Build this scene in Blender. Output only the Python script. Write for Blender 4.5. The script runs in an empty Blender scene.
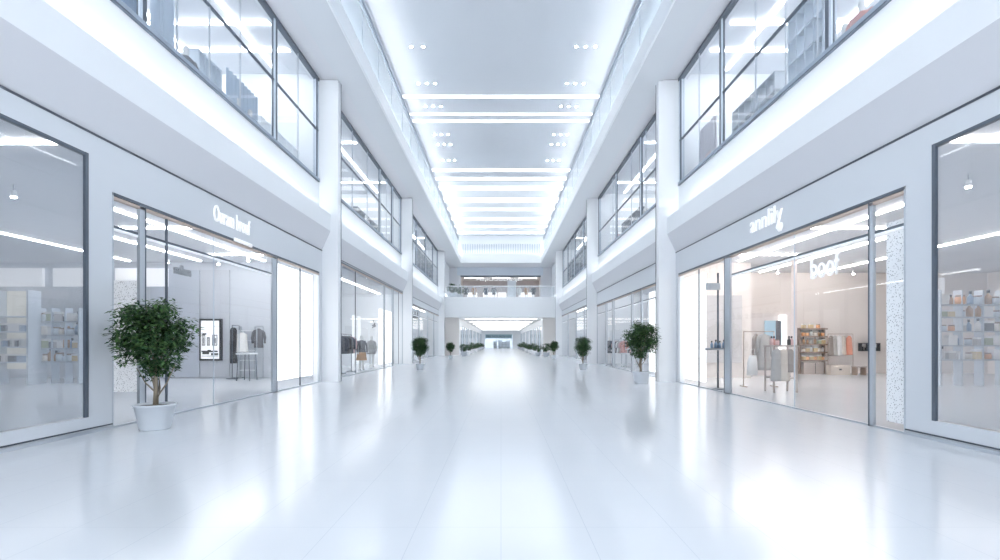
import bpy, bmesh, math, random
from mathutils import Vector, Matrix
random.seed(7)
PI = math.pi
sc = bpy.context.scene
COL = sc.collection
H = 1.4            # eye height
F = 500.0          # focal length in pixels (1000 px frame)
VX, VY = 501.0, 342.0

def yp(px, d):     # depth along the nave of a picture column on a plane d metres to the side
    return F * d / abs(px - VX)

# ------------------------------------------------------------------ materials
MATS = {}
def mat(name, col, rough=.5, metal=0., emit=None, es=0., spec=.5, noise=0., nscale=8.):
    if name in MATS: return MATS[name]
    m = bpy.data.materials.new(name); m.use_nodes = True
    nt = m.node_tree; b = nt.nodes['Principled BSDF']
    b.inputs['Base Color'].default_value = (*col, 1)
    b.inputs['Roughness'].default_value = rough
    b.inputs['Metallic'].default_value = metal
    b.inputs['Specular IOR Level'].default_value = spec
    if emit:
        b.inputs['Emission Color'].default_value = (*emit, 1)
        b.inputs['Emission Strength'].default_value = es
    if noise:
        tc = nt.nodes.new('ShaderNodeTexCoord'); n = nt.nodes.new('ShaderNodeTexNoise')
        n.inputs['Scale'].default_value = nscale; n.inputs['Detail'].default_value = 4
        nt.links.new(tc.outputs['Object'], n.inputs['Vector'])
        r = nt.nodes.new('ShaderNodeMix'); r.data_type = 'RGBA'
        r.inputs['A'].default_value = (*[max(0, c*(1-noise)) for c in col], 1)
        r.inputs['B'].default_value = (*[min(1, c*(1+noise)) for c in col], 1)
        nt.links.new(n.outputs['Fac'], r.inputs['Factor'])
        nt.links.new(r.outputs['Result'], b.inputs['Base Color'])
    MATS[name] = m; return m

def glass(name, tint=(.94, .96, .98), haze=0., hazecol=(.85, .88, .92), refl=.55):
    if name in MATS: return MATS[name]
    m = bpy.data.materials.new(name); m.use_nodes = True
    nt = m.node_tree; nt.nodes.clear(); N = nt.nodes.new; L = nt.links.new
    out = N('ShaderNodeOutputMaterial'); tr = N('ShaderNodeBsdfTransparent'); gl = N('ShaderNodeBsdfGlossy')
    lw = N('ShaderNodeLayerWeight'); pw = N('ShaderNodeMath'); fr = N('ShaderNodeMath'); mx = N('ShaderNodeMixShader')
    lw.inputs['Blend'].default_value = .5; pw.operation = 'POWER'; pw.inputs[1].default_value = 4.5
    fr.operation = 'MULTIPLY_ADD'; fr.inputs[1].default_value = refl; fr.inputs[2].default_value = .05 if refl > .3 else .0
    L(lw.outputs['Facing'], pw.inputs[0]); L(pw.outputs[0], fr.inputs[0])
    tr.inputs['Color'].default_value = (*tint, 1); gl.inputs['Roughness'].default_value = .015
    base = tr.outputs[0]
    if haze:
        df = N('ShaderNodeBsdfDiffuse'); df.inputs['Color'].default_value = (*hazecol, 1)
        m2 = N('ShaderNodeMixShader'); m2.inputs[0].default_value = haze
        L(base, m2.inputs[1]); L(df.outputs[0], m2.inputs[2]); base = m2.outputs[0]
    L(fr.outputs[0], mx.inputs[0]); L(base, mx.inputs[1]); L(gl.outputs[0], mx.inputs[2]); L(mx.outputs[0], out.inputs[0])
    MATS[name] = m; return m

def led(name, col=(.955, .98, 1.), s=6.):
    return mat(name, (.9, .9, .9), emit=col, es=s)

WHITE = mat('white_plaster', (.85, .875, .90), .45, noise=.015, nscale=2)
FACADE = mat('facade_panel', (.63, .66, .70), .28, noise=.01, nscale=1)
FASCIA = mat('fascia_white', (.86, .885, .91), .4)
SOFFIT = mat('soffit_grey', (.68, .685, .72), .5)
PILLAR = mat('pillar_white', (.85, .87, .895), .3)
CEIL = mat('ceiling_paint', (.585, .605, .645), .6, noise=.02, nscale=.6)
SHOPW = mat('shop_wall', (.66, .69, .74), .55, noise=.02, nscale=1.5)
SHOPWARM = mat('shop_wall_warm', (.86, .79, .74), .55, noise=.02, nscale=1.5)
SHOPC = mat('shop_ceiling', (.72, .74, .78), .6)
DARKLINE = mat('dark_reveal', (.05, .06, .08), .5)
FRAME = mat('frame_aluminium', (.50, .54, .59), .32, .7)
FRAMED = mat('frame_dark_steel', (.075, .095, .125), .4, .2)
FRAMEB = mat('frame_blue_grey', (.60, .67, .75), .35, .3)
PALEG = mat('pale_grey_soffit', (.66, .685, .72), .5)
SILLB = mat('sill_blue_grey', (.30, .36, .44), .5)
FRAMEB2 = mat('rail_grey', (.30, .34, .40), .4, .3)
BRONZE = mat('bronze_trim', (.50, .40, .34), .35, .5)
GLASS = glass('clear_glass')
GLASSU = glass('upper_glass', (.93, .96, .98), .14, (.84, .89, .95))
HAZE = glass('display_glass', (.84, .87, .90), .27, (.66, .69, .74))
RAILG = glass('rail_glass', (.93, .96, .98), .22, (.86, .92, .96), .1)
LED = led('led_cove', s=13.)
LEDTOP = led('led_top_cove', s=22.)
LEDBAR = led('led_bar', s=1.5)
LEDSH = led('led_shop', (1., .99, .98), 9.5)
LEDSHW = led('led_shop_warm', (1., .92, .86), 17.)
LEDUP = led('led_upper', (.97, .985, 1.), 9.)
LEDSPOT = led('spot_lens', (1., 1., 1.), 40.)
PANEL = mat('lit_panel', (.92, .91, .89), .4, emit=(1., .985, .96), es=.75)
BLACK = mat('black_metal', (.03, .03, .035), .4, .3)
POT = mat('pot_grey', (.62, .66, .71), .5, noise=.03, nscale=6)
SOIL = mat('soil', (.05, .04, .035), .9, noise=.4, nscale=30)
BARK = mat('bark', (.23, .19, .14), .8, noise=.35, nscale=14)
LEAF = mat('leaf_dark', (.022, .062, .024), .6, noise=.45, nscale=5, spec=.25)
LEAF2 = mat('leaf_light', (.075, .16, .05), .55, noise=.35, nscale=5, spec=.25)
PAPER = mat('paper', (.86, .87, .88), .6)
INK = mat('ink', (.05, .055, .06), .6)
GREYINK = mat('grey_ink', (.42, .44, .47), .6)
SIGNW = mat('sign_white', (.95, .96, .97), .4, emit=(1, 1, 1), es=.18)
TEAL = mat('sign_teal', (.30, .46, .52), .5)
WOOD = mat('shelf_wood', (.30, .21, .16), .5, noise=.25, nscale=12)
TAUPE = mat('taupe_laminate', (.47, .40, .36), .5, noise=.06, nscale=4)

def floor_mat():
    m = bpy.data.materials.new('polished_tiles'); m.use_nodes = True
    nt = m.node_tree; b = nt.nodes['Principled BSDF']; N = nt.nodes.new; L = nt.links.new
    tc = N('ShaderNodeTexCoord'); sp = N('ShaderNodeSeparateXYZ'); L(tc.outputs['Object'], sp.inputs[0])
    def line(out, step, width):
        a = N('ShaderNodeMath'); a.operation = 'DIVIDE'; a.inputs[1].default_value = step; L(out, a.inputs[0])
        r = N('ShaderNodeMath'); r.operation = 'ROUND'; L(a.outputs[0], r.inputs[0])
        s = N('ShaderNodeMath'); s.operation = 'SUBTRACT'; L(a.outputs[0], s.inputs[0]); L(r.outputs[0], s.inputs[1])
        t = N('ShaderNodeMath'); t.operation = 'ABSOLUTE'; L(s.outputs[0], t.inputs[0])
        c = N('ShaderNodeMath'); c.operation = 'LESS_THAN'; c.inputs[1].default_value = width/step; L(t.outputs[0], c.inputs[0])
        return c.outputs[0]
    lx = line(sp.outputs['X'], .64, .0022); ly = line(sp.outputs['Y'], 1.26, .0022)
    mxm = N('ShaderNodeMath'); mxm.operation = 'MAXIMUM'; L(lx, mxm.inputs[0]); L(ly, mxm.inputs[1])
    n = N('ShaderNodeTexNoise'); n.inputs['Scale'].default_value = .8; L(tc.outputs['Object'], n.inputs['Vector'])
    c0 = N('ShaderNodeMix'); c0.data_type = 'RGBA'
    c0.inputs['A'].default_value = (.74, .775, .815, 1); c0.inputs['B'].default_value = (.78, .81, .85, 1)
    L(n.outputs['Fac'], c0.inputs['Factor'])
    c1 = N('ShaderNodeMix'); c1.data_type = 'RGBA'; c1.inputs['B'].default_value = (.60, .65, .71, 1)
    L(mxm.outputs[0], c1.inputs['Factor']); L(c0.outputs['Result'], c1.inputs['A'])
    L(c1.outputs['Result'], b.inputs['Base Color'])
    b.inputs['Roughness'].default_value = .17; b.inputs['Specular IOR Level'].default_value = .75
    b.inputs['IOR'].default_value = 1.6
    return m
FLOOR = floor_mat()

def speckle_mat():
    m = bpy.data.materials.new('speckled_panel'); m.use_nodes = True
    nt = m.node_tree; b = nt.nodes['Principled BSDF']; N = nt.nodes.new; L = nt.links.new
    tc = N('ShaderNodeTexCoord'); v = N('ShaderNodeTexVoronoi'); v.inputs['Scale'].default_value = 32
    L(tc.outputs['Object'], v.inputs['Vector'])
    r = N('ShaderNodeValToRGB'); r.color_ramp.elements[0].position = .2; r.color_ramp.elements[0].color = (.16, .16, .18, 1)
    r.color_ramp.elements[1].position = .3; r.color_ramp.elements[1].color = (.93, .93, .93, 1)
    L(v.outputs['Distance'], r.inputs[0]); L(r.outputs[0], b.inputs['Base Color'])
    L(r.outputs[0], b.inputs['Emission Color']); b.inputs['Emission Strength'].default_value = .1
    b.inputs['Roughness'].default_value = .5
    return m
SPECK = speckle_mat()

# ------------------------------------------------------------------ mesh builder
class MB:
    def __init__(s): s.v = []; s.f = []; s.m = []; s.mats = []; s.sm = []
    def mi(s, m):
        if m not in s.mats: s.mats.append(m)
        return s.mats.index(m)
    def poly(s, pts, m, smooth=False):
        k = len(s.v); s.v += [tuple(p) for p in pts]; s.f.append(list(range(k, k+len(pts)))); s.m.append(s.mi(m)); s.sm.append(smooth); return s
    def box(s, x0, x1, y0, y1, z0, z1, m):
        x0, x1 = min(x0, x1), max(x0, x1); y0, y1 = min(y0, y1), max(y0, y1); z0, z1 = min(z0, z1), max(z0, z1)
        k = len(s.v); i = s.mi(m)
        s.v += [(x0,y0,z0),(x1,y0,z0),(x1,y1,z0),(x0,y1,z0),(x0,y0,z1),(x1,y0,z1),(x1,y1,z1),(x0,y1,z1)]
        for f in ((0,3,2,1),(4,5,6,7),(0,1,5,4),(1,2,6,5),(2,3,7,6),(3,0,4,7)):
            s.f.append([k+a for a in f]); s.m.append(i); s.sm.append(False)
        return s
    def prism(s, prof, y0, y1, m):     # closed (x,z) outline run along y
        n = len(prof); k = len(s.v); i = s.mi(m)
        s.v += [(x, y0, z) for x, z in prof] + [(x, y1, z) for x, z in prof]
        for a in range(n):
            b = (a+1) % n; s.f.append([k+a, k+b, k+n+b, k+n+a]); s.m.append(i); s.sm.append(False)
        s.f.append(list(range(k, k+n))[::-1]); s.m.append(i); s.sm.append(False)
        s.f.append(list(range(k+n, k+2*n))); s.m.append(i); s.sm.append(False)
        return s
    def loft(s, rings, m, seg=14, caps=True, flute=0., nf=6, start=0):   # rings: (cx,cy,cz,rx,ry[,flute])
        k = len(s.v); i = s.mi(m)
        for r in rings:
            cx, cy, cz, rx, ry = r[:5]; fl = r[5] if len(r) > 5 else flute
            for a in range(seg):
                t = 2*PI*a/seg; q = 1+fl*math.sin(nf*t)
                s.v.append((cx+rx*q*math.cos(t), cy+ry*q*math.sin(t), cz))
        for j in range(len(rings)-1):
            for a in range(seg):
                b = (a+1) % seg
                s.f.append([k+j*seg+a, k+j*seg+b, k+(j+1)*seg+b, k+(j+1)*seg+a]); s.m.append(i); s.sm.append(True)
        if caps:
            s.f.append([k+a for a in range(seg)][::-1]); s.m.append(i); s.sm.append(False)
            e = k+(len(rings)-1)*seg; s.f.append([e+a for a in range(seg)]); s.m.append(i); s.sm.append(False)
        return s
    def tube(s, pts, rad, m, seg=8):
        pts = [Vector(p) for p in pts]; k = len(s.v); i = s.mi(m); n = len(pts)
        rads = rad if isinstance(rad, (list, tuple)) else [rad]*n
        for j, p in enumerate(pts):
            t = (pts[min(j+1, n-1)]-pts[max(j-1, 0)]).normalized()
            u = t.cross(Vector((0, 0, 1)))
            if u.length < .05: u = t.cross(Vector((1, 0, 0)))
            u.normalize(); w = t.cross(u)
            for a in range(seg):
                g = 2*PI*a/seg; s.v.append(tuple(p+(u*math.cos(g)+w*math.sin(g))*rads[j]))
        for j in range(n-1):
            for a in range(seg):
                b = (a+1) % seg
                s.f.append([k+j*seg+a, k+j*seg+b, k+(j+1)*seg+b, k+(j+1)*seg+a]); s.m.append(i); s.sm.append(True)
        s.f.append([k+a for a in range(seg)][::-1]); s.m.append(i); s.sm.append(False)
        e = k+(n-1)*seg; s.f.append([e+a for a in range(seg)]); s.m.append(i); s.sm.append(False)
        return s
    def build(s, name, parent=None, fix=True):
        me = bpy.data.meshes.new(name); me.from_pydata(s.v, [], s.f)
        for m in s.mats: me.materials.append(m)
        me.polygons.foreach_set('material_index', s.m); me.polygons.foreach_set('use_smooth', s.sm)
        if fix:
            bm = bmesh.new(); bm.from_mesh(me); bmesh.ops.recalc_face_normals(bm, faces=bm.faces); bm.to_mesh(me); bm.free()
        me.update()
        o = bpy.data.objects.new(name, me); COL.objects.link(o)
        if parent: o.parent = parent
        return o

def tag(o, label, cat=None, group=None, kind=None):
    o['label'] = label
    if cat: o['category'] = cat
    if group: o['group'] = group
    if kind: o['kind'] = kind
    return o
def thing(name, label, cat, loc=(0, 0, 0), rz=0, group=None, kind=None):
    o = bpy.data.objects.new(name, None); COL.objects.link(o); o.location = loc; o.rotation_euler = (0, 0, rz)
    o.empty_display_size = .1
    return tag(o, label, cat, group, kind)
def struct(name, mb, label, cat):
    return tag(mb.build(name), label, cat, None, 'structure')
def dup(root, loc, rz=0, label=None, group=None, scale=None):
    r = root.copy(); COL.objects.link(r); r.location = loc; r.rotation_euler = (0, 0, rz)
    if label: r['label'] = label
    if group: r['group'] = group
    if scale: r.scale = (scale,)*3
    for ch in list(root.children):
        c = ch.copy(); COL.objects.link(c); c.parent = r
        for g in list(ch.children):
            e = g.copy(); COL.objects.link(e); e.parent = c
    return r
class Kind:     # first call places the original, later calls place copies
    def __init__(s, maker): s.maker = maker; s.o = None
    def __call__(s, loc, rz=0, label='', group=None, scale=None):
        if s.o is None:
            s.o = s.maker(); s.o.location = loc; s.o.rotation_euler = (0, 0, rz); s.o['label'] = label
            if group: s.o['group'] = group
            if scale: s.o.scale = (scale,)*3
            s.sc = scale; return s.o
        r = dup(s.o, loc, rz, label, group, scale or 1.)
        if group is None and 'group' in r: del r['group']
        return r
ORD = ['first', 'second', 'third', 'fourth', 'fifth', 'sixth', 'seventh', 'eighth', 'ninth', 'tenth', 'eleventh', 'twelfth']

def text_obj(name, body, size, m, loc, rz, depth=.02, parent=None, width=None, rx=PI/2):
    c = bpy.data.curves.new(name, 'FONT'); c.body = body; c.size = size; c.extrude = depth
    c.align_x = 'CENTER'; c.align_y = 'CENTER'; c.resolution_u = 3
    t = bpy.data.objects.new(name, c); COL.objects.link(t)
    bpy.context.view_layer.update()
    dg = bpy.context.evaluated_depsgraph_get()
    me = bpy.data.meshes.new_from_object(t.evaluated_get(dg)); bpy.data.objects.remove(t); bpy.data.curves.remove(c)
    me.name = name; me.materials.clear(); me.materials.append(m)
    if width:
        xs = [v.co.x for v in me.vertices]; k = width/(max(xs)-min(xs))
        for v in me.vertices: v.co.x *= k
    o = bpy.data.objects.new(name, me); COL.objects.link(o); o.location = loc; o.rotation_euler = (rx, 0, rz)
    if parent: o.parent = parent
    return o

# ------------------------------------------------------------------ setting
Y0, YB = -10., 52.          # hall start, bridge
PIL = [17.6, 32.1, 50.6]
ZC, ZS = 13.79, 10.62       # atrium ceiling, upper soffit
DC = 4.64                   # half width of the atrium opening

f = MB(); f.box(-22, 22, Y0, 122, -.2, 0, FLOOR)
struct('floor', f, 'glossy white tiled floor with thin grey joints reflecting the hall', 'floor')
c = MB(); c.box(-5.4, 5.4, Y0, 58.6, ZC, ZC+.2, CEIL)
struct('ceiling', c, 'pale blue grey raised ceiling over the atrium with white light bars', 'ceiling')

def side(s, W, nm, zi):
    X = lambda d: s*d
    zop = H+.386*W; zhd = H+.51*W
    df = W-.30; zf0 = H+.65*df; zf1 = H+.748*df
    dw = W+.10; zs0 = H+.876*dw; zs1 = H+.892*dw; zwt = ZS
    zd0 = H-.182*W; zd1 = H+.457*W
    TH = .06
    yA, yB_ = (7.63, 8.1) if s < 0 else (7.13, 7.6)
    # --- lower facade wall with openings
    w = MB()
    w.box(X(W), X(W+TH), Y0, 2.0, 0, zhd, FACADE)
    w.box(X(W), X(W+TH), 2.0, yA, 0, zd0, FACADE)
    w.box(X(W), X(W+TH), 2.0, yA, zd1, zhd, FACADE)
    w.box(X(W), X(W+TH), yA, yB_, 0, zhd, FACADE)
    w.box(X(W), X(W+TH), yB_, 17.35, zop, zhd, FACADE)
    w.box(X(W), X(W+TH), 17.35, 18.4, 0, zhd, FACADE)
    zo2 = zop if s > 0 else zhd-.04
    w.box(X(W), X(W+TH), 18.4, 32.1, zo2, zhd, FACADE)
    w.box(X(W), X(W+TH), 32.1, 33.0, 0, zhd, FACADE)
    w.box(X(W), X(W+TH), 33.0, 51.0, zop+.3, zhd, FACADE)
    w.box(X(W), X(W+TH), 51.0, YB+.6, 0, zhd, FACADE)
    # wall behind the cove and above the upper windows
    w.box(X(dw), X(dw+.25), Y0, YB+.6, zhd, zs0, WHITE)
    w.box(X(dw), X(dw+.25), Y0, YB+.6, zwt, zwt+.4, WHITE)
    for y0 in (17.6, 32.1, 50.6):
        w.box(X(dw), X(dw+.25), y0-.1, y0+.9, zs0, zwt, WHITE)
    w.box(X(dw), X(dw+.25), YB, 63, zs0, zwt, WHITE)
    struct('wall_'+nm, w, 'pale grey shop facade wall running along the %s side of the hall' % nm, 'wall')
    # dark shadow line above the shop headers
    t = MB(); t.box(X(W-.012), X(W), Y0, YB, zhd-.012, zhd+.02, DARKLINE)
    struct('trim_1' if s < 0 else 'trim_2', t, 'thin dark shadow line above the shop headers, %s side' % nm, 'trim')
    # kick line at floor
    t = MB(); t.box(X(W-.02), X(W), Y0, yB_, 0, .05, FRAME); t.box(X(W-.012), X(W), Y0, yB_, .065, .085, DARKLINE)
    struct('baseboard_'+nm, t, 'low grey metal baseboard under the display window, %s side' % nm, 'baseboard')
    # sloping soffit + fascia with lip (light cove)
    p = MB()
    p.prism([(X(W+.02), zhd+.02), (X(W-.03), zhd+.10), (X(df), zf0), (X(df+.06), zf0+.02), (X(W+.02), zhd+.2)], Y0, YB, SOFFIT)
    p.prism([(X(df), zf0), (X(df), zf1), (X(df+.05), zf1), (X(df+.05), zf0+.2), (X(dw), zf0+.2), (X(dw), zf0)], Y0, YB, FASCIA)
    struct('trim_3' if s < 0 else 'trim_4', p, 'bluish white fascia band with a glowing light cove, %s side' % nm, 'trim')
    l = MB()
    for q0, q1 in ((Y0, 16.9), (18.7, 31.4), (33.2, 49.9)): l.box(X(df+.10), X(df+.16), q0, q1, zf0+.22, zf0+.26, LED)
    tag(l.build('cove_light'), 'long white light strip hidden in the lower %s fascia cove' % nm, 'light strip')
    # pillars
    for i, y0 in enumerate(PIL):
        g = MB(); g.box(X(5.73 if s < 0 else 5.55), X(W+.3), y0, y0+.3, 0, ZS, PILLAR)
        e = 5.73 if s < 0 else 5.55
        g.box(X(e-.015), X(e+.03), y0+.28, y0+.31, 0, ZS, DARKLINE)
        struct('pillar', g, 'tall white square pillar on the %s side, %s from the camera' % (nm, ORD[i]), 'pillar')
    # upper soffits
    u = MB()
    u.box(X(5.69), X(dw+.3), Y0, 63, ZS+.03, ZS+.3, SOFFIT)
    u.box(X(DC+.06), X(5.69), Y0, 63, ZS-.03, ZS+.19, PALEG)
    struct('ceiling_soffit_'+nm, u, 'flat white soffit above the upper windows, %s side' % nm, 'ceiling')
    # atrium fascia, cove, balustrade and upper wall
    a = MB()
    a.box(X(DC), X(DC+.06), Y0, 58, ZS-.03, 11.24, FASCIA)
    a.box(X(DC+.06), X(DC+.6), Y0, 58, ZS+.2, ZS+.3, WHITE)
    a.box(X(DC+.55), X(DC+.7), Y0, 58.6, ZS+.2, ZC, FASCIA)
    struct('trim_5' if s < 0 else 'trim_6', a, 'white ceiling opening edge with a glowing cove, %s side' % nm, 'trim')
    l = MB(); l.box(X(DC+.12), X(DC+.2), Y0, 57.9, ZS+.32, ZS+.37, LEDTOP)
    tag(l.build('cove_light'), 'long white light strip along the %s edge of the ceiling opening' % nm, 'light strip')
    b = thing('balustrade', 'glass balustrade with twin rails above the %s ceiling edge' % nm, 'balustrade', (X(DC+.3), 0, 11.0))
    g = MB(); g.poly([(0, Y0, 0), (0, 57.8, 0), (0, 57.8, 2.2), (0, Y0, 2.2)], RAILG)
    y = 1.
    while y < 57: g.box(-.012, .012, y, y+.02, 0, 2.2, FRAME); y += 2.4
    g.build('glass_panel', b)
    g = MB(); g.tube([(X(-.05), Y0, 2.2), (X(-.05), 57.8, 2.2)], .045, FRAMEB2); g.build('handrail', b)
    g = MB(); g.tube([(X(-.05), Y0, 2.45), (X(-.05), 57.8, 2.45)], .05, FRAMEB2); g.build('handrail', b)
    # ---------------- upper windows
    n0 = 1 if s < 0 else 11
    bays = [(1.0, 17.5), (18.5, 32.0), (33.0, 50.5)]
    ktr = 1.155 if s < 0 else 1.125
    ztr = H+ktr*dw
    for i, (a0, a1) in enumerate(bays):
        wn = thing('window_%d' % (n0+i), 'long upper floor window with grey mullions, %s side, %s bay from camera' % (nm, ORD[i]), 'window', (X(dw), a0, zs0), kind='structure')
        def P(z): return z-zs0
        fr = MB(); L_ = a1-a0
        fr.box(X(-.06), X(.06), 0, L_, .012, zs1-zs0, SILLB); fr.box(X(-.066), X(.06), 0, L_, -.012, .012, FRAMED)
        fr.box(X(-.05), X(.1), 0, L_, P(zwt)-.10, P(zwt), FRAMED)
        fr.box(X(-.02), X(.1), L_-.18, L_, 0, P(zwt), FRAMEB)
        fr.box(X(-.05), X(.0), L_-.2, L_-.17, 0, P(zwt), FRAMED)
        fr.box(X(-.02), X(.1), 0, .12, 0, P(zwt), FRAMED)
        fr.build('window_frame', wn)
        tr = MB(); tr.box(X(-.02), X(.04), 0, L_, P(ztr)-.022, P(ztr)+.022, FRAMED); tr.build('transom', wn)
        if i == 0: thick = [8.95, 14.2] if s < 0 else [9.55, 14.2]
        elif i == 1: thick = [19.9, 26.5, 29.5] if s < 0 else [22.4, 27.2]
        else: thick = [38., 42.5, 47.]
        for y in thick:
            g = MB(); g.box(X(-.03), X(.09), y-a0-.05, y-a0+.05, 0, P(zwt), FRAMED); g.box(X(-.031), X(.0), y-a0-.13, y-a0-.06, 0, P(zwt), FRAMEB); g.build('mullion', wn)
        pn = MB(); pn.poly([(X(.03), 0, .05), (X(.03), L_, .05), (X(.03), L_, P(zwt)), (X(.03), 0, P(zwt))], GLASSU)
        thin = {0: [7.5, 9.9, 11.0, 12.3, 15.8], 1: [21.6, 24., 28.], 2: [35.5, 40., 44.5]}[i]
        for y in thin: pn.box(X(.0), X(.03), y-a0-.012, y-a0+.012, 0, P(zwt), FRAME)
        pn.build('pane', wn)
    # upper shop shell
    r = MB()
    r.box(X(W+.36), X(12.5), Y0, YB+.6, 5.9, 6.3, SHOPC)
    struct('floor_upper_'+nm, r, 'upper shop floor slab behind the %s windows' % nm, 'floor')
    r = MB(); r.box(X(W+.35), X(12.5), Y0, YB+.6, 11.0, 11.2, SHOPC)
    struct('ceiling_upper_'+nm, r, 'upper shop ceiling behind the %s windows' % nm, 'ceiling')
    r = MB(); r.box(X(12.3), X(12.5), Y0, YB+.6, 6.3, 11.0, WHITE)
    for y in (18.0, 32.5, YB+.3): r.box(X(W+.36), X(12.3), y-.1, y+.1, 6.3, 11.0, WHITE)
    struct('wall_upper_'+nm, r, 'upper shop back walls seen through the %s windows' % nm, 'wall')
    return dict(zop=zop, zhd=zhd, zd0=zd0, zd1=zd1, zs0=zs0, yA=yA, yB=yB_, zo2=zo2)

SL = side(-1, 6.3, 'left', 0)
SR = side(1, 6.15, 'right', 0)

# ------------------------------------------------------------------ shopfront glazing
def shopfront(n, s, W, nm, y0, y1, z0, z1, label, posts=(), trans=None, tr0=0., tr1=None, joints=(), gm=None, sill=True, closers=()):
    X = lambda d: s*d
    t = thing('window_%d' % n, label, 'window', (X(W), y0, z0), kind='structure')
    L = y1-y0; h = z1-z0
    fr = MB()
    fr.box(X(-.004), X(.06), 0, L, h-.045, h, FRAMED)
    if sill: fr.box(X(.0), X(.06), 0, L, h-.11, h-.06, BRONZE)
    fr.box(X(-.004), X(.05), 0, .03, 0, h, FRAME)
    if sill: fr.box(X(-.004), X(.05), L-.03, L, 0, h, FRAME)
    if sill: fr.box(X(.0), X(.06), 0, L, 0, .03, FRAME)
    fr.build('window_frame', t)
    for y, wd in posts:
        g = MB(); g.box(X(.0), X(.05), y-y0-wd/2, y-y0+wd/2, 0, h-.05, FRAME); g.box(X(-.006), X(.0), y-y0+wd/2-.025, y-y0+wd/2, 0, h-.05, FRAMED)
        g.build('post', t)
    if trans:
        g = MB(); g.box(X(.032), X(.06), 0, (tr1-y0 if tr1 else L), trans-z0-.03, trans-z0+.01, FRAMED); g.box(X(.032), X(.06), 0, (tr1-y0 if tr1 else L), trans-z0-.075, trans-z0-.035, SIGNW); g.build('transom', t)
    p = MB(); p.poly([(X(.03), 0, .02), (X(.03), L, .02), (X(.03), L, h-.05), (X(.03), 0, h-.05)], gm or GLASS)
    for y in joints: p.box(X(.02), X(.04), y-y0-.008, y-y0+.006, .02, h-.05, FRAMEB)
    for y in closers: p.box(X(.015), X(.045), y-y0-.02, y-y0+.02, .02, h-.05, FRAMED)
    p.build('pane', t)
    return t

zl, zr = SL, SR
shopfront(20, -1, 6.3, 'left', 2.0, 7.63, zl['zd0'], zl['zd1'], 'large hazy display window in the wall, left edge of the view', gm=HAZE, sill=False)
g = MB(); g.box(-6.33, -6.29, 7.57, 7.63, zl['zd0'], zl['zd1'], FRAMED); struct('trim_7', g, 'dark vertical strip at the edge of the left display window', 'trim')
shopfront(21, 1, 6.15, 'right', 2.0, 7.13, zr['zd0'], zr['zd1'], 'large hazy display window in the wall, right edge of the view', gm=HAZE, sill=False)
g = MB(); g.box(6.14, 6.18, 7.07, 7.13, zr['zd0'], zr['zd1'], FRAMED); struct('trim_8', g, 'dark vertical strip at the edge of the right display window', 'trim')
shopfront(22, -1, 6.3, 'left', 8.1, 17.35, 0, zl['zop'], 'tall glass shopfront behind the big potted tree, left side',
          posts=[(yp(143, 6.3), .15), (yp(275, 6.3), .28)], trans=3.3, tr1=13.8, joints=[yp(215, 6.3)], closers=[yp(301, 6.3), yp(168, 6.3)])
shopfront(23, 1, 6.15, 'right', 7.6, 17.35, 0, zr['zop'], 'tall glass shopfront of the warm lit clothes shop, right side',
          posts=[(yp(727, 6.15), .35), (yp(870.5, 6.15), .10)], trans=3.22, tr1=13.4, joints=[yp(793, 6.15)], closers=[yp(698, 6.15)])
shopfront(24, -1, 6.3, 'left', 18.4, 32.1, 0, zl['zo2'], 'tall glass shopfront with mannequins, second bay on the left',
          posts=[(yp(384.5, 6.3), .22), (yp(393, 6.3), .3)], trans=None, closers=[yp(356, 6.3), yp(399, 6.3)])
shopfront(25, 1, 6.15, 'right', 18.4, 32.1, 0, zr['zop'], 'glass shopfront behind the second potted tree, second bay on the right',
          posts=[(yp(606, 6.15), .35), (yp(613, 6.15), .4), (yp(632, 6.15), .3), (yp(641.5, 6.15), .2)], trans=3.2)
shopfront(26, -1, 6.3, 'left', 33.0, 51.0, 0, zl['zop']+.3, 'glass shopfront with dark bags on top, third bay on the left',
          posts=[(38.5, .3), (43., .3), (47., .3)], trans=3.4)
shopfront(27, 1, 6.15, 'right', 33.0, 51.0, 0, zr['zop']+.3, 'glass shopfront with bluish panes, third bay on the right',
          posts=[(37., .3), (41., .3), (46., .3)], trans=3.4)

# ------------------------------------------------------------------ shop shells
ZSC = 4.5
def shell(nm, walls, ceil, m, label):
    w = MB()
    for b in walls: w.box(*b, 0, ZSC, m)
    struct('wall_shop_'+nm, w, label+' inner walls', 'wall')
    w = MB()
    for b in ceil: w.box(*b, ZSC, ZSC+.15, SHOPC)
    struct('ceiling_shop_'+nm, w, label+' ceiling', 'ceiling')
shell('left', [(-22, -6.5, 19.5, 19.65), (-22, -21.8, Y0, 19.5), (-22, -6.55, Y0-.15, Y0)], [(-22, -6.55, Y0, 19.6)], SHOPW, 'grey shop behind the near left glass')
shell('right', [(6.4, 9.6, 19.5, 19.65), (9.6, 9.75, 19.5, 22.4), (9.6, 22, 22.4, 22.55), (21.8, 22, Y0, 22.4), (6.4, 22, Y0-.15, Y0)], [(6.4, 22, Y0, 22.5)], SHOPWARM, 'warm beige shop behind the near right glass')
shell('left_second', [(-11, -6.55, 32.4, 32.55), (-11, -10.85, 19.65, 32.4)], [(-11, -6.55, 19.65, 32.5)], WHITE, 'white shop in the second left bay')
shell('right_second', [(6.4, 9.6, 32.4, 32.55), (9.45, 9.6, 22.6, 32.4)], [(6.4, 9.6, 19.65, 32.5)], WHITE, 'white shop in the second right bay')
shell('left_third', [(-10, -6.55, 51.4, 51.55), (-10, -9.85, 32.6, 51.4)], [(-10, -6.55, 32.6, 51.5)], WHITE, 'white shop in the third left bay')
shell('right_third', [(6.4, 10, 51.4, 51.55), (9.85, 10, 32.6, 51.4)], [(6.4, 10, 32.6, 51.5)], WHITE, 'white shop in the third right bay')

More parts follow.
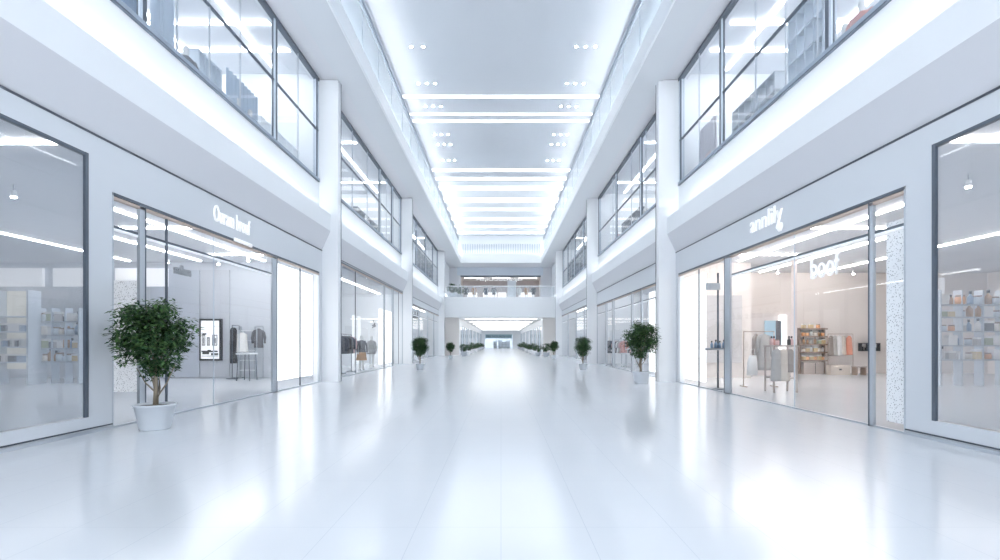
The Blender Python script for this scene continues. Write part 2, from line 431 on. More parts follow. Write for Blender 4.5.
# lit panels behind glass
def wall_panel(name, b, m, label):
    g = MB(); g.box(*b, m); return tag(g.build(name), label, 'panel')
wall_panel('lit_panel', (-6.85, -6.75, yp(275, 6.75)+.1, 17.9, .22, 3.78), PANEL, 'glowing white display panel at the end of the left shopfront')
wall_panel('lit_panel', (6.55, 6.65, 16.2, 18.2, .1, 3.66), PANEL, 'glowing white display panel at the far end of the right shopfront')
wall_panel('speckled_panel', (6.26, 6.3, 7.68, 8.12, .12, H+(VY-223)/F*8.1), SPECK, 'white panel with grey flecks at the near end of the right shopfront')
wall_panel('lit_panel', (6.6, 6.7, 19.75, 22.3, .1, 3.6), PANEL, 'glowing white display panel behind the second potted tree on the right')
wall_panel('lit_panel', (-7.0, -6.9, 28.6, 31.9, .1, 3.3), PANEL, 'tall pale glowing panel behind the doors of the second left shop')

# ------------------------------------------------------------------ atrium ceiling lights
bars = [(25.2, .2), (27.15, .16), (28.0, .18), (36.0, .45), (37.9, .55), (40.2, 1.0), (43.6, 1.3), (46.6, .8), (50.2, .9), (53.5, .7), (56.6, .8)]
for i, (y, w_) in enumerate(bars):
    g = MB(); g.box(-4.95, 4.95, y-w_/2, y+w_/2, ZC-.05, ZC, LEDBAR)
    tag(g.build('ceiling_light_bar'), 'white light bar across the atrium ceiling, %s from the camera' % ORD[i], 'light', 'light bars across the atrium ceiling')
g = MB(); g.box(-4.9, 4.9, 38.6, 57.5, ZC-.02, ZC, mat('ceiling_painted_glow', (.70, .74, .78), .6, emit=(.93, .97, 1), es=.10))  # light of the bars painted into a paler, faintly emitting ceiling sheet
struct('ceiling_panel', g, 'far atrium ceiling between the light bars, their glow put into its colour', 'ceiling')

def mk_down():
    t = thing('downlight', '', 'light')
    g = MB(); g.loft([(0, 0, -.03, .075, .075), (0, 0, 0, .085, .085)], mat('downlight_trim', (.85, .86, .88), .4)); g.build('trim_ring', t)
    g = MB(); g.loft([(0, 0, -.045, .05, .05), (0, 0, -.028, .06, .06)], LEDSPOT); g.build('lens', t)
    return t
down = Kind(mk_down)
rows = [20.93, 23.92, 26.25, 29.8, 31.3, 34.04]
for i, y in enumerate(rows):
    for s, nm in ((-1, 'left'), (1, 'right')):
        xs = [3.15, 3.55, 3.95]
        if i == 0 and s < 0: xs = [3.26, 3.76]
        for j, x in enumerate(xs):
            down((s*x, y, ZC), 0, 'small bright ceiling downlight, %s row from camera, %s cluster, %s from the middle' % (ORD[i], nm, ORD[j]), 'downlights in the atrium ceiling')

# far end of the ceiling opening
g = MB(); g.box(-DC-.06, DC+.06, 58, 58.1, ZS-.03, 11.7, FASCIA); g.box(-5.4, 5.4, 58.5, 58.65, ZS, ZC, FASCIA)
g.box(-DC, DC, 58.1, 58.5, ZS+.2, ZS+.3, WHITE)
struct('trim_9', g, 'white fascia closing the far end of the ceiling opening', 'trim')
g = MB(); g.box(-4.5, 4.5, 58.2, 58.3, ZS+.35, ZS+.42, led('led_end_cove', s=5.)); tag(g.build('cove_light'), 'white light strip at the far end of the ceiling opening', 'light strip')
b = thing('balustrade', 'white barred balustrade at the far end of the ceiling opening', 'balustrade', (0, 58.15, 11.7))
g = MB(); g.box(-4.6, 4.6, -.03, .03, 1.1, 1.17, WHITE); g.build('handrail', b)
g = MB()
for i in range(46): g.box(-4.55+i*.2, -4.50+i*.2, -.02, .02, 0, 1.1, SILLB)
g.build('baluster_row', b)

# ------------------------------------------------------------------ bridge, corridor, far upper shop
g = MB(); g.box(-7, 7, YB, YB+.3, 3.95, 6.08, FASCIA)
# splayed corners of the bridge edge
for s in (-1, 1):
    k = len(g.v); 
    g.prism([(s*5.7, 3.95), (s*5.7, 6.08), (s*4.9, 6.08), (s*4.9, 3.95)], YB-.02, YB, FASCIA)
struct('wall_bridge', g, 'wide white bridge fascia crossing the hall above the far corridor', 'wall')
g = MB(); g.box(-8, 8, YB+.3, 70, 5.8, 6.06, WHITE); struct('floor_bridge', g, 'upper floor of the bridge behind the railing', 'floor')
g = MB(); g.box(-7, 7, YB+.3, 112, 3.95, 4.15, mat('corridor_ceiling', (.88, .875, .87), .5)); struct('ceiling_corridor', g, 'low white ceiling of the far corridor', 'ceiling')
r = thing('bridge_railing', 'glass railing with a pale handrail along the bridge edge', 'railing', (0, YB+.2, 6.08))
g = MB(); g.poly([(-5.6, 0, .03), (5.6, 0, .03), (5.6, 0, 1.1), (-5.6, 0, 1.1)], RAILG); g.build('glass_panel', r)
g = MB(); g.tube([(-5.6, 0, 1.15), (5.6, 0, 1.15)], .045, WHITE); g.build('handrail', r)
for i in range(9):
    g = MB(); x = -5.5+i*1.375; g.box(x-.02, x+.02, -.03, .03, 0, 1.12, FRAME); g.build('baluster', r)

w = MB()
for s in (-1, 1):
    w.box(s*4.45, s*7, YB+.6, YB+.9, 0, 3.95, mat('beige_panel', (.80, .76, .73), .5))
    w.box(s*6.3, s*7, YB, YB+.6, 0, 3.95, WHITE)
struct('wall_corridor_front', w, 'pale beige wall ends either side of the far corridor mouth', 'wall')
n = 30
for s, nm in ((-1, 'left'), (1, 'right')):
    w = MB()
    w.box(s*4.4, s*4.65, YB+.9, 112, 3.2, 3.95, WHITE)
    ys = [(YB+.9, 54.5), (60.5, 61.5), (68, 69.5), (77, 79), (87, 90), (100, 102)]
    for a, b_ in ys: w.box(s*4.4, s*4.65, a, b_, 0, 3.2, WHITE)
    w.box(s*7.8, s*8, YB+.9, 112, 0, 3.95, SHOPWARM if s > 0 else SHOPW)
    struct('wall_corridor_'+nm, w, 'white piers and header along the %s side of the far corridor' % nm, 'wall')
    gaps = [(54.5, 60.5), (61.5, 68), (69.5, 77), (79, 87), (90, 100), (102, 112)]
    for i, (a, b_) in enumerate(gaps):
        t = thing('window_%d' % n, 'corridor shop window, %s side, %s from the bridge' % (nm, ORD[i]), 'window', (s*4.45, a, 0), kind='structure'); n += 1
        p = MB(); p.poly([(0, 0, 0), (0, b_-a, 0), (0, b_-a, 3.2), (0, 0, 3.2)], glass('corridor_glass', (.86, .90, .94), .3, (.82, .88, .95))); p.build('pane', t)
        for q in (0, .5, 1):
            m_ = MB(); y = (b_-a)*q; m_.box(-.05, .05, max(0, y-.08), y+.08, 0, 3.2, FRAMEB if q == .5 else FRAME); m_.build('post', t)
for i in range(7):
    g = MB(); y = 55+i*8; g.box(-3.9, 3.9, y-.3, y+.3, 3.90, 3.95, led('led_corridor', (1, .99, .97), 4.)); tag(g.build('ceiling_light_bar'), 'light bar across the far corridor ceiling, %s from the bridge' % ORD[i], 'light', 'light bars in the far corridor')
# corridor end shop
w = MB(); w.box(-7.8, 7.8, 117, 117.2, 0, 3.95, SHOPW); w.box(-7.8, -3.6, 112, 112.2, 0, 3.95, WHITE); w.box(2.6, 7.8, 112, 112.2, 0, 3.95, WHITE); w.box(-3.6, 2.6, 112, 112.2, 3.1, 3.95, WHITE)
w.box(-7.8, 7.8, 112, 117.2, 3.95, 4.1, WHITE)
struct('wall_back', w, 'white end wall of the far corridor with a wide shop opening', 'wall')
t = thing('shop_sign', 'teal grey sign band with dark lettering over the far end shop', 'sign', (-.5, 111.95, 2.75))
g = MB(); g.box(-3., 3., -.04, .05, -.55, .35, TEAL); sb = g.build('sign_board', t)
text_obj('lettering', 'MH NOUREN HN', .75, INK, (0, -.06, -.1), 0, .01, sb, 5.4)
g = MB(); g.box(-3, 2., 114, 114.6, 4.0-.12, 3.95, led('led_far', (.9, .97, 1), 8.)); tag(g.build('ceiling_light_bar'), 'light bar inside the shop at the corridor end', 'light')
for i, (x, hh) in enumerate([(-1.3, 1.75), (-.2, 1.9), (.7, 1.5), (1.6, 1.8)]):
    t = thing('display_cabinet', 'dark open display cabinet in the corridor end shop, %s from left' % ORD[i], 'cabinet', (x, 114.8, 0), group='cabinets in the corridor end shop')
    g = MB(); g.box(-.4, .4, -.2, .2, 0, .12, FRAMED); g.box(-.4, -.36, -.2, .2, .12, hh, FRAMED); g.box(.36, .4, -.2, .2, .12, hh, FRAMED); g.box(-.4, .4, .17, .2, .12, hh, FRAMEB); g.build('cabinet_body', t)
    for j in range(3):
        g = MB(); g.box(-.36, .36, -.2, .17, .4+j*hh*.27, .44+j*hh*.27, FRAMED); g.build('shelf', t)

# far upper shop
w = MB()
w.box(-8, -5.2, 62, 62.3, 6.06, ZS+.3, SOFFIT); w.box(5.2, 8, 62, 62.3, 6.06, ZS+.3, SOFFIT)
w.box(-5.4, 5.2, 61.6, 62.3, 9.6, ZS+.1, mat('header_blue', (.62, .68, .76), .5))
w.box(-5.4, -5.0, 61.6, 62.3, 6.06, 9.6, SOFFIT); w.box(4.9, 5.2, 61.6, 62.3, 6.06, 9.6, SOFFIT)
w.box(-5.2, 5.2, 67, 67.2, 6.06, 9.8, mat('brown_wall', (.50, .44, .43), .6, noise=.25, nscale=1.2))
w.box(-5.3, -5.1, 62.3, 67, 6.06, 9.8, SHOPWARM); w.box(5.1, 5.3, 62.3, 67, 6.06, 9.8, SHOPWARM)
struct('wall_upper_end', w, 'grey end wall above the bridge framing a wide upper shop', 'wall')
w = MB(); w.box(-5.2, 5.2, 62.3, 67.2, 9.6, 9.75, mat('far_ceiling', (.6, .56, .55), .6)); struct('ceiling_upper_end', w, 'brownish ceiling of the upper shop above the bridge', 'ceiling')
w = MB(); w.box(-DC, DC, 58.1, 63, ZS-.03, ZS+.18, SOFFIT); struct('ceiling_soffit_far', w, 'grey soffit beyond the far end of the ceiling opening', 'ceiling')
t = thing('window_50', 'wide glass front of the upper shop above the bridge', 'window', (0, 61.7, 6.06), kind='structure')
g = MB(); g.poly([(-5, 0, .02), (4.9, 0, .02), (4.9, 0, 3.5), (-5, 0, 3.5)], GLASS); g.build('pane', t)
g = MB(); g.box(-5, 4.9, -.06, .1, 3.36, 3.56, FRAMED); g.build('window_frame', t)
g = MB(); g.box(.8, 1.9, 62.6, 62.8, 6.06, 9.1, WHITE); tag(g.build('display_column'), 'white column in the middle of the upper shop above the bridge', 'column')
for i, (x0, x1) in enumerate([(-4.6, -3.2), (-2.4, -.6), (-.4, .7), (2.4, 4.4)]):
    g = MB(); g.box(x0, x1, 66.8, 66.95, 6.4, 8.0, PANEL); tag(g.build('lit_panel'), 'glowing back wall panel in the shop above the bridge, %s from left' % ORD[i], 'panel', 'lit panels above the bridge')
for i, x in enumerate((-3.5, 0, 3.4)):
    g = MB(); g.box(x-1.2, x+1.2, 64, 64.06, 9.56, 9.6, led('led_bridge', (1., .95, .9), 6.)); tag(g.build('ceiling_light_bar'), 'light bar in the upper shop above the bridge, %s from left' % ORD[i], 'light')
s_ = text_obj('shop_sign', 'MINOUULAMILI', .55, SIGNW, (-.2, 61.6, 9.1), 0, .02, None, 5.6); tag(s_, 'small white lettering across the upper shop above the bridge', 'sign')

# ------------------------------------------------------------------ shop ceiling lights
def lin(x0, x1, y0, y1, z, m, label, grp=None):
    t = MB(); t.box(x0, x1, y0, y1, z-.05, z-.008, m); return tag(t.build('linear_light'), label, 'light', grp)
lin(-9.0, -8.95, 11, 19, ZSC, LEDSH, 'thin ceiling light line nearest the glass in the near left shop')
lin(-11.42, -11.38, 14, 19, ZSC, LEDSH, 'thin ceiling light line in the middle of the near left shop')
lin(-14.12, -14.08, 5.5, 19, ZSC, LEDSH, 'thin ceiling light line deepest inside the near left shop')
lin(-9.2, -6.6, 7.68, 7.73, ZSC, LEDSH, 'crosswise light bar behind the left display window')
lin(9.0, 9.05, 11, 19, ZSC, LEDSHW, 'thin ceiling light line nearest the glass in the warm right shop')
lin(11.38, 11.42, 14, 22, ZSC, LEDSHW, 'thin ceiling light line in the middle of the warm right shop')
lin(14.08, 14.12, 5.5, 22, ZSC, LEDSHW, 'thin ceiling light line deepest inside the warm right shop')
lin(6.45, 9.2, 7.58, 7.63, ZSC, LEDSHW, 'crosswise light bar behind the right display window')
for i, (a, nm, m) in enumerate([(-1, 'left', LEDSH), (1, 'right', LEDSHW)]):
    for j, y in enumerate((13.5, 17.6)):
        lin(*sorted((a*7.2, a*10.4)), y-.025, y+.03, ZSC, m, 'crosswise ceiling light in the near %s shop, %s from the camera' % (nm, ORD[j]), 'crosswise lights in the near shops')
    lin(*sorted((a*7.75, a*7.83)), 20.2, 32, ZSC, LEDSH, 'ceiling light line in the second %s shop' % nm)
    lin(*sorted((a*7.75, a*7.83)), 33.2, 51, ZSC, LEDSH, 'ceiling light line in the third %s shop' % nm)
    for j, d in enumerate((7.9, 10.3)):
        for k, (u0, u1) in enumerate(((1, 17.6), (18.4, 32.1), (32.9, 51.8))):
            lin(*sorted((a*d, a*(d+.08))), u0, u1, 11.0, LEDUP, 'upper shop ceiling light line, %s side, %s from the windows, %s bay' % (nm, ORD[j], ORD[k]))
    for j, y in enumerate((15.0, 16.4, 24., 30., 36, 46)):
        lin(*sorted((a*6.9, a*11.5)), y-.03, y+.03, 10.98, LEDUP, 'crosswise upper shop ceiling light, %s side, %s from camera' % (nm, ORD[j]), 'crosswise lights of the upper shops')

def mk_spot():
    t = thing('spotlight', '', 'light')
    g = MB(); g.tube([(0, 0, 0), (0, 0, -.12)], .012, FRAME); g.build('stem', t)
    g = MB(); g.loft([(0, 0, -.24, .055, .055), (0, 0, -.12, .04, .04)], WHITE); ho = g.build('housing', t)
    g = MB(); g.loft([(0, 0, -.265, .04, .04), (0, 0, -.242, .05, .05)], LEDSPOT); g.build('lens', ho)
    return t
spot = Kind(mk_spot)
spot((-9.6, 9.85, ZSC), 0, 'single bright ceiling spotlight seen in the left display window')
spot((8.6, 9.2, ZSC), 0, 'single bright ceiling spotlight seen in the right display window')
for j, (x, y) in enumerate([(-8.9, 17.6), (-10.4, 18.4), (-12, 18)]): spot((x, y, ZSC), 0, 'ceiling spotlight above the back wall of the left shop, %s from the pillar' % ORD[j])
for j, (x, y) in enumerate([(11.4, 20.6), (13.1, 20.9), (14.8, 21), (16.3, 21)]): spot((x, y, ZSC), 0, 'ceiling spotlight above the racks of the right shop, %s from the pillar' % ORD[j])

# ------------------------------------------------------------------ signs
def sign(name, body, px0, px1, s, W, zmid, size, label, off=.03, flourish=True):
    y0, y1 = sorted((yp(px0, W), yp(px1, W)))
    t = thing(name, label, 'sign', (s*(W-off), (y0+y1)/2, zmid))
    rz = PI/2 if s < 0 else -PI/2
    text_obj('lettering', body, size, SIGNW, (0, 0, 0), rz, .015, t, (y1-y0)*.97)
    return t, y0, y1
# nearer end is at the picture edge: left wall reads near to far, right wall reads far to near
t, a, b_ = sign('shop_sign', 'Ouram brouf', 211.5, 249, -1, 6.3, H+(VY-221)/(VX-230)*6.3, .52, 'white script lettering on the header above the left shopfront')
g = MB(); g.box(-.01, .03, b_-(a+b_)/2-.75, b_-(a+b_)/2+.05, -.44, -.36, SIGNW); g.build('underline', t)
t, a, b_ = sign('shop_sign', 'annlily', 751, 784, 1, 6.15, H+(VY-219)/(768-VX)*6.15, .56, 'white script lettering on the header above the right shopfront')
g = MB(); g.loft([(0, a-(a+b_)/2+.1, -.40, .02, .06), (0, a-(a+b_)/2+.12, -.30, .02, .14), (0, a-(a+b_)/2+.1, -.22, .02, .08)], SIGNW); g.build('underline', t)
t, a, b_ = sign('glass_lettering', 'boof', 808, 837, 1, 6.15, H+(VY-267)/(822-VX)*6.15, .62, 'large white word on the glass of the right shopfront', off=-.04)
t, a, b_ = sign('glass_lettering', 'mllun', 176, 193, -1, 6.3, H+(VY-271)/(VX-185)*6.3, .28, 'small white word on the glass of the left shopfront', off=-.045)
for o in t.children: o.data.materials[0] = GREYINK

# ------------------------------------------------------------------ plants
def crown_mesh(seed, R, h0, h1, nclump, per, leaf):
    rnd = random.Random(seed); mb = MB(); cz = (h0+h1)/2; hz = (h1-h0)/2; cl = []
    for i in range(nclump):
        while True:
            p = Vector((rnd.uniform(-1, 1), rnd.uniform(-1, 1), rnd.uniform(-1, 1)))
            if .25 < p.length < 1: break
        w = 1 - .22*max(0, -p.z)
        cl.append((Vector((p.x*R*w*.86, p.y*R*w*.86, cz+p.z*hz*.84)), p))
    for c, p in cl:
        rc = R*.30
        for j in range(per):
            d = Vector((rnd.gauss(0, 1), rnd.gauss(0, 1), rnd.gauss(0, .75)))*rc*.62
            d *= min(1., rc*1.05/max(d.length, 1e-4))
            q = c+d
            a = rnd.uniform(0, 2*PI); dirv = Vector((math.cos(a), math.sin(a), rnd.uniform(-.75, .25))).normalized()
            dirv = (dirv + Vector((p.x, p.y, 0))*.5).normalized()
            sd = dirv.cross(Vector((rnd.uniform(-.4, .4), rnd.uniform(-.4, .4), 1))).normalized()
            up = sd.cross(dirv)
            L = leaf*rnd.uniform(.7, 1.25); W = L*.36
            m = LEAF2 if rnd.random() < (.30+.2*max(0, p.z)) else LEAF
            mb.poly([q, q+dirv*L*.45+sd*W*.5-up*L*.03, q+dirv*L-up*L*.12, q+dirv*L*.45-sd*W*.5-up*L*.03], m)
    return mb, cl

def mk_tree(seed=3):
    t = thing('potted_tree', '', 'plant')
    p = MB(); p.loft([(0,0,0,.20,.20),(0,0,.02,.215,.215),(0,0,.37,.285,.285),(0,0,.375,.30,.30),(0,0,.405,.30,.30),(0,0,.405,.275,.275),(0,0,.36,.268,.268)], POT, 28); po = p.build('pot', t)
    g = MB(); g.loft([(0,0,.34,.266,.266),(0,0,.372,.262,.262),(.02,0,.385,.10,.10)], SOIL, 20); g.build('soil', po)
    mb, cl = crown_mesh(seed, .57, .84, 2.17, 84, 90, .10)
    tr = MB(); rnd = random.Random(5)
    tr.tube([(0,0,.36),(.015,.0,.7),(-.01,.01,1.1),(.02,0,1.6),(.0,0,1.95)], [.034,.030,.026,.018,.008], BARK)
    tr.tube([(.02,.02,.36),(.06,.02,.65),(.05,.03,1.0),(.14,.03,1.4)], [.022,.02,.016,.01], BARK)
    tro = tr.build('trunk', t)
    for k in range(9):
        c, _ = cl[k*7]; st = Vector((0, 0, rnd.uniform(.62, 1.25)))
        if k == 0: st, c = Vector((.03, .02, .52)), Vector((.3, .05, 1.05))
        if k == 1: st, c = Vector((.0, .0, .60)), Vector((-.32, .03, .98))
        mid = (st+c)/2+Vector((0, 0, -.05)); b_ = MB(); b_.tube([st, mid, c], [.013, .01, .006], BARK, 6); b_.build('branch', tro)
    mb.build('foliage', t, fix=False)
    return t
tree = Kind(mk_tree)
G = 'potted trees along the shopfronts'
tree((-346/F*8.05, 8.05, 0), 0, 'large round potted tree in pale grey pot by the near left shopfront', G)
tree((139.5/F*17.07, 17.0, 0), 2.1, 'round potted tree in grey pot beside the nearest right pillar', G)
tree((-4.05, 25, 0), 1.2, 'mid sized potted tree in front of the second left pillar', G, .80)
tree((4.1, 25., 0), 3.4, 'mid sized potted tree in front of the second right shopfront', G, .80)
tree((-4.25, 42, 0), 5.2, 'small looking potted tree before the third left bay', G, .66)
tree((4.45, 42, 0), 2.7, 'small looking potted tree before the third right bay', G, .72)

def mk_bush():
    t = thing('potted_shrub', '', 'plant')
    p = MB(); p.loft([(0,0,0,.24,.24),(0,0,.34,.32,.32),(0,0,.36,.34,.34),(0,0,.40,.34,.34),(0,0,.40,.31,.31),(0,0,.36,.30,.30)], POT, 20); p.build('pot', t)
    g = MB(); g.tube([(0, 0, .34), (.01, 0, .7)], [.03, .02], BARK); g.build('stem', t)
    mb, _ = crown_mesh(11, .5, .45, 1.3, 22, 34, .16); mb.build('foliage', t, fix=False)
    return t
bush = Kind(mk_bush)
for s, nm, ys in ((-1, 'left', [50, 57, 64, 73, 80, 90, 101]), (1, 'right', [47.5, 50.3, 57, 64, 67, 74, 83, 92, 102])):
    for i, y in enumerate(ys):
        bush((s*(3.7 if y > 49 else 4.3), y, 0), y, 'dark green shrub in a pot in the far corridor, %s row, %s from the mouth' % (nm, ORD[i]), 'shrubs lining the far corridor', random.uniform(.85, 1.2))
for i, x in enumerate((-5.2, -4.5)):
    bush((x, 53.2+1.4*i, 6.06), x, 'green shrub behind the bridge railing at its left end, %s one' % ('outer', 'inner')[i], None, 1.25)
def mk_bench():
    t = thing('planter_bench', '', 'bench')
    g = MB(); g.box(-.25, .25, -1.3, 1.3, .08, .38, WHITE); g.box(-.22, .22, -1.25, 1.25, 0, .08, FRAME); g.build('base', t)
    g = MB(); g.box(-.3, .3, -1.35, 1.35, .38, .44, WHITE); g.build('seat', t)
    return t
bench = Kind(mk_bench)
for s, nm in ((-1, 'left'), (1, 'right')):
    for i, y in enumerate((53.6, 60.6, 70)): bench((s*3.6, y, 0), 0, 'long low white bench in the far corridor, %s side, %s from the mouth' % (nm, ORD[i]), 'benches in the far corridor')

# ------------------------------------------------------------------ clothes and shop fittings
def cloth(name, c, n=.08): return mat('cloth_'+name, c, .85, noise=n, nscale=9)
GREYC = cloth('grey', (.50, .48, .46)); WHITEC = cloth('white', (.84, .83, .81)); BEIGE = cloth('beige', (.70, .62, .54)); TAUPEC = cloth('taupe', (.36, .31, .28))
ORANGE = cloth('orange', (.74, .27, .17)); NAVY = cloth('navy', (.03, .036, .06)); BLACKC = cloth('black', (.014, .012, .014)); RUST = cloth('rust', (.62, .33, .16)); PINK = cloth('pink', (.72, .48, .47)); BLUEC = cloth('blue', (.22, .33, .48)); DGREY = cloth('dark_grey', (.13, .13, .145)); RED = cloth('red', (.72, .34, .30))
CN = {}
def garment(name, m, length, label, loc, rz=0, group=None, cat='clothes', wid=.21, sleeve=.45, hem=1.15, hook=True, bottom=None):
    """hangs from z=0 downwards; loc is the top of its hanger hook"""
    key = (name, m.name, length, wid, sleeve, hem, bottom.name if bottom else '')
    if key in CN:
        return dup(CN[key], loc, rz, label, group or '')
    t = thing(name, label, cat, loc, rz, group)
    g = MB(); z = -.10; n = 9; rings = [(0, 0, z+.01, .055, .045, 0), (0, 0, z-.02, .09, .05, 0), (0, 0, z-.05, wid*.86, .06, 0), (0, 0, z-.10, wid, .075, 0)]
    for i in range(1, n+1):
        q = i/n; rings.append((0, 0, z-.10-(length-.1)*q, wid*(.92+(hem-.92)*q), .075+.035*q, .02+.06*q))
    if bottom:
        g.loft(rings[:-3], m, 24, nf=7); body2 = MB(); body2.loft(rings[-4:], bottom, 24, nf=7)
    else: g.loft(rings, m, 24, nf=7)
    if sleeve:
        for s in (-1, 1):
            g.tube([(s*wid*.82, 0, z-.07), (s*(wid+.03), .01, z-.16), (s*(wid+.07), .015, z-.1-sleeve*.55), (s*(wid+.06), .03, z-.1-sleeve)], [.05, .062, .055, .045], m, 10)
    g.build('body', t)
    if bottom: body2.build('lower_panel', t)
    if hook:
        h = MB(); h.tube([(-wid*.9, 0, z-.05), (0, 0, z+.02), (wid*.9, 0, z-.05)], .008, FRAME, 6)
        h.tube([(0, 0, z+.02), (0, 0, -.03), (.02, 0, 0), (.04, 0, -.02)], .005, FRAME, 6); h.build('hanger', t)
    CN[key] = t; return t

def rail(label, loc, rz, L, h, m=FRAME, cat='clothes rail', shelf=False):
    t = thing('clothes_rail', label, cat, loc, rz)
    g = MB(); g.tube([(-L/2, 0, h), (L/2, 0, h)], .015, m); g.build('rail', t)
    for s in (-1, 1):
        g = MB(); g.tube([(s*L/2, 0, .03), (s*L/2, 0, h)], .016, m); g.build('post', t)
        g = MB(); g.tube([(s*L/2, -.22, .02), (s*L/2, .22, .02)], .018, m); g.build('foot', t)
    return t
def P_(px, py, y):    # point of the picture at depth y
    return Vector(((px-VX)/F*y, y, H-(py-VY)/F*y))

# --- right shop: clothing rail with five tops
y = 21.6
a = P_(828, 334, y); b_ = P_(853, 334, y); hr = a.z
rail('slim clothes rail with pastel and orange tops, back of the right shop', ((a.x+b_.x)/2, y, 0), 0, b_.x-a.x, hr, BRONZE)
for px, m, nm, ln, w_ in ((831, TAUPEC, 'taupe', .86, .15), (835, GREYC, 'grey brown', .86, .14), (839.5, WHITEC, 'white', .84, .15), (843.5, BEIGE, 'beige', .80, .13), (849, ORANGE, 'orange red', .82, .17)):
    p = P_(px, 334, y); garment('sleeveless_shirt', m, ln, nm+' sleeveless top hanging on the rail in the right shop', (p.x, y, hr+.016), .5, 'tops on the right shop rail', wid=w_, sleeve=0, hem=1.2)
g = thing('suitcase', 'cream box case on the floor under the rail of tops', 'box', P_(838, 372.5, y-.2)*1); g.location.z = 0
q = MB(); q.box(-.42, .42, -.15, .15, 0, .42, BEIGE); cb = q.build('case_body', g); q = MB(); q.box(-.05, .05, -.17, -.15, .2, .26, BLACK); q.build('latch', cb)
# --- right shop: shelving with goods
y = 21.9
x0 = P_(799.5, 0, y).x; x1 = P_(825, 0, y).x; W_ = x1-x0
t = thing('shelf_unit', 'tall brown open shelf unit full of bottles in the right shop', 'shelf', ((x0+x1)/2, y, 0))
for s in (-1, 1):
    q = MB(); q.box(s*(W_/2-.05), s*W_/2, -.02, .18, 0, 2.02, WOOD); q.build('side_panel', t)
q = MB(); q.box(-W_/2, W_/2, .17, .19, .1, 2.0, SHOPWARM); q.build('back_panel', t)
lev = [.62, .98, 1.32, 1.66, 2.0]
for z in lev:
    q = MB(); q.box(-W_/2, W_/2, -.2, .18, z-.06, z, WOOD); q.build('shelf', t)
q = MB(); q.box(-W_/2+.08, W_/2-.18, -.2, .16, 0, .52, TAUPE)
bc = q.build('base_cabinet', t)
q = MB(); q.box(0, .02, -.21, -.2, .03, .5, INK); q.build('door_gap', bc)
BOT = {}
def bottle(kind, m, loc, label, group, sc_=1.):
    k = (kind, m.name)
    if k in BOT: return dup(BOT[k], loc, 0, label, group, sc_)
    t = thing(kind, label, 'bottle' if 'bottle' in kind else ('box' if 'box' in kind else 'jar'), loc, 0, group)
    if kind == 'bottle':
        g = MB(); g.loft([(0,0,0,.045,.045),(0,0,.13,.045,.045),(0,0,.165,.018,.018),(0,0,.19,.016,.016)], m, 12); g.build('body', t)
        g = MB(); g.loft([(0,0,.185,.022,.022),(0,0,.235,.022,.022)], BLACK, 10); g.build('cap', t)
    elif kind == 'jar':
        g = MB(); g.loft([(0,0,0,.06,.06),(0,0,.02,.068,.068),(0,0,.11,.068,.068),(0,0,.125,.055,.055)], m, 14); g.build('body', t)
        g = MB(); g.loft([(0,0,.12,.062,.062),(0,0,.15,.062,.062)], WOOD, 14); g.build('lid', t)
    else:
        g = MB(); g.box(-.07, .07, -.05, .05, 0, .16, m); g.build('body', t); g = MB(); g.box(-.072, .072, -.052, .052, .125, .162, WHITEC); g.build('lid', t)
    BOT[k] = t; t.scale = (sc_,)*3; return t
GOODS = [('bottle', mat('amber', (.45, .23, .08), .3)), ('jar', mat('cream_jar', (.80, .74, .66), .4)), ('carton_box', mat('green_box', (.36, .42, .26), .6)), ('jar', mat('orange_jar', (.78, .36, .14), .4)), ('bottle', mat('white_bottle', (.85, .84, .82), .35)), ('carton_box', mat('gold_box', (.66, .50, .25), .5))]
GN = ['amber bottle', 'cream jar', 'green carton', 'orange jar', 'white bottle', 'gold carton']
rnd = random.Random(3)
for li, z in enumerate(lev):
    for j in range(6 if z < 1.9 else 3):
        k = rnd.randrange(6)
        if li == 0: k = 3 if j % 2 else 5
        kind, m = GOODS[k]
        xx = (x0+x1)/2-W_/2+.14+j*(W_-.28)/5*(1 if z < 1.9 else 1.9)
        bottle(kind, m, (xx, y-.06, z+.001), '%s on the brown shelf unit, %s shelf from the bottom, %s from left' % (GN[k], ORD[li], ORD[j]), 'goods on the brown shelf unit', rnd.uniform(1.0, 1.3))
# --- wooden bench and wall lanterns
y = 21.2; a = P_(853.5, 0, y); b_ = P_(864.5, 0, y)
t = thing('bench', 'low brown stool bench at the back wall of the right shop', 'bench', ((a.x+b_.x)/2, y, 0))
L = b_.x-a.x; q = MB(); q.box(-L/2, L/2, -.16, .16, .33, .38, TAUPE); q.build('seat', t)
for s in (-1, 1):
    q = MB(); q.box(s*(L/2-.02), s*(L/2-.08), -.14, .14, 0, .33, WOOD); q.build('leg', t)
for i, (px, nm) in enumerate(((864, 'left'), (874.5, 'right'))):
    p = P_(px, 347, 22.28)
    t = thing('wall_lantern', 'black framed wall lantern box in the right shop, %s one' % nm, 'lantern', p)
    q = MB(); r_ = .19
    for sx in (-1, 1):
        q.box(sx*r_, sx*(r_-.035), -.1, .1, -.18, .18, BLACK)
    q.box(-r_, r_, -.1, .1, .15, .18, BLACK); q.box(-r_, r_, -.1, .1, -.18, -.15, BLACK); q.build('frame', t)
    q = MB(); q.box(-.1, -.04, -.03, .03, -.15, .02, BLACK); q.box(.04, .09, -.03, .03, -.15, -.02, BLACK); q.build('candle', t)
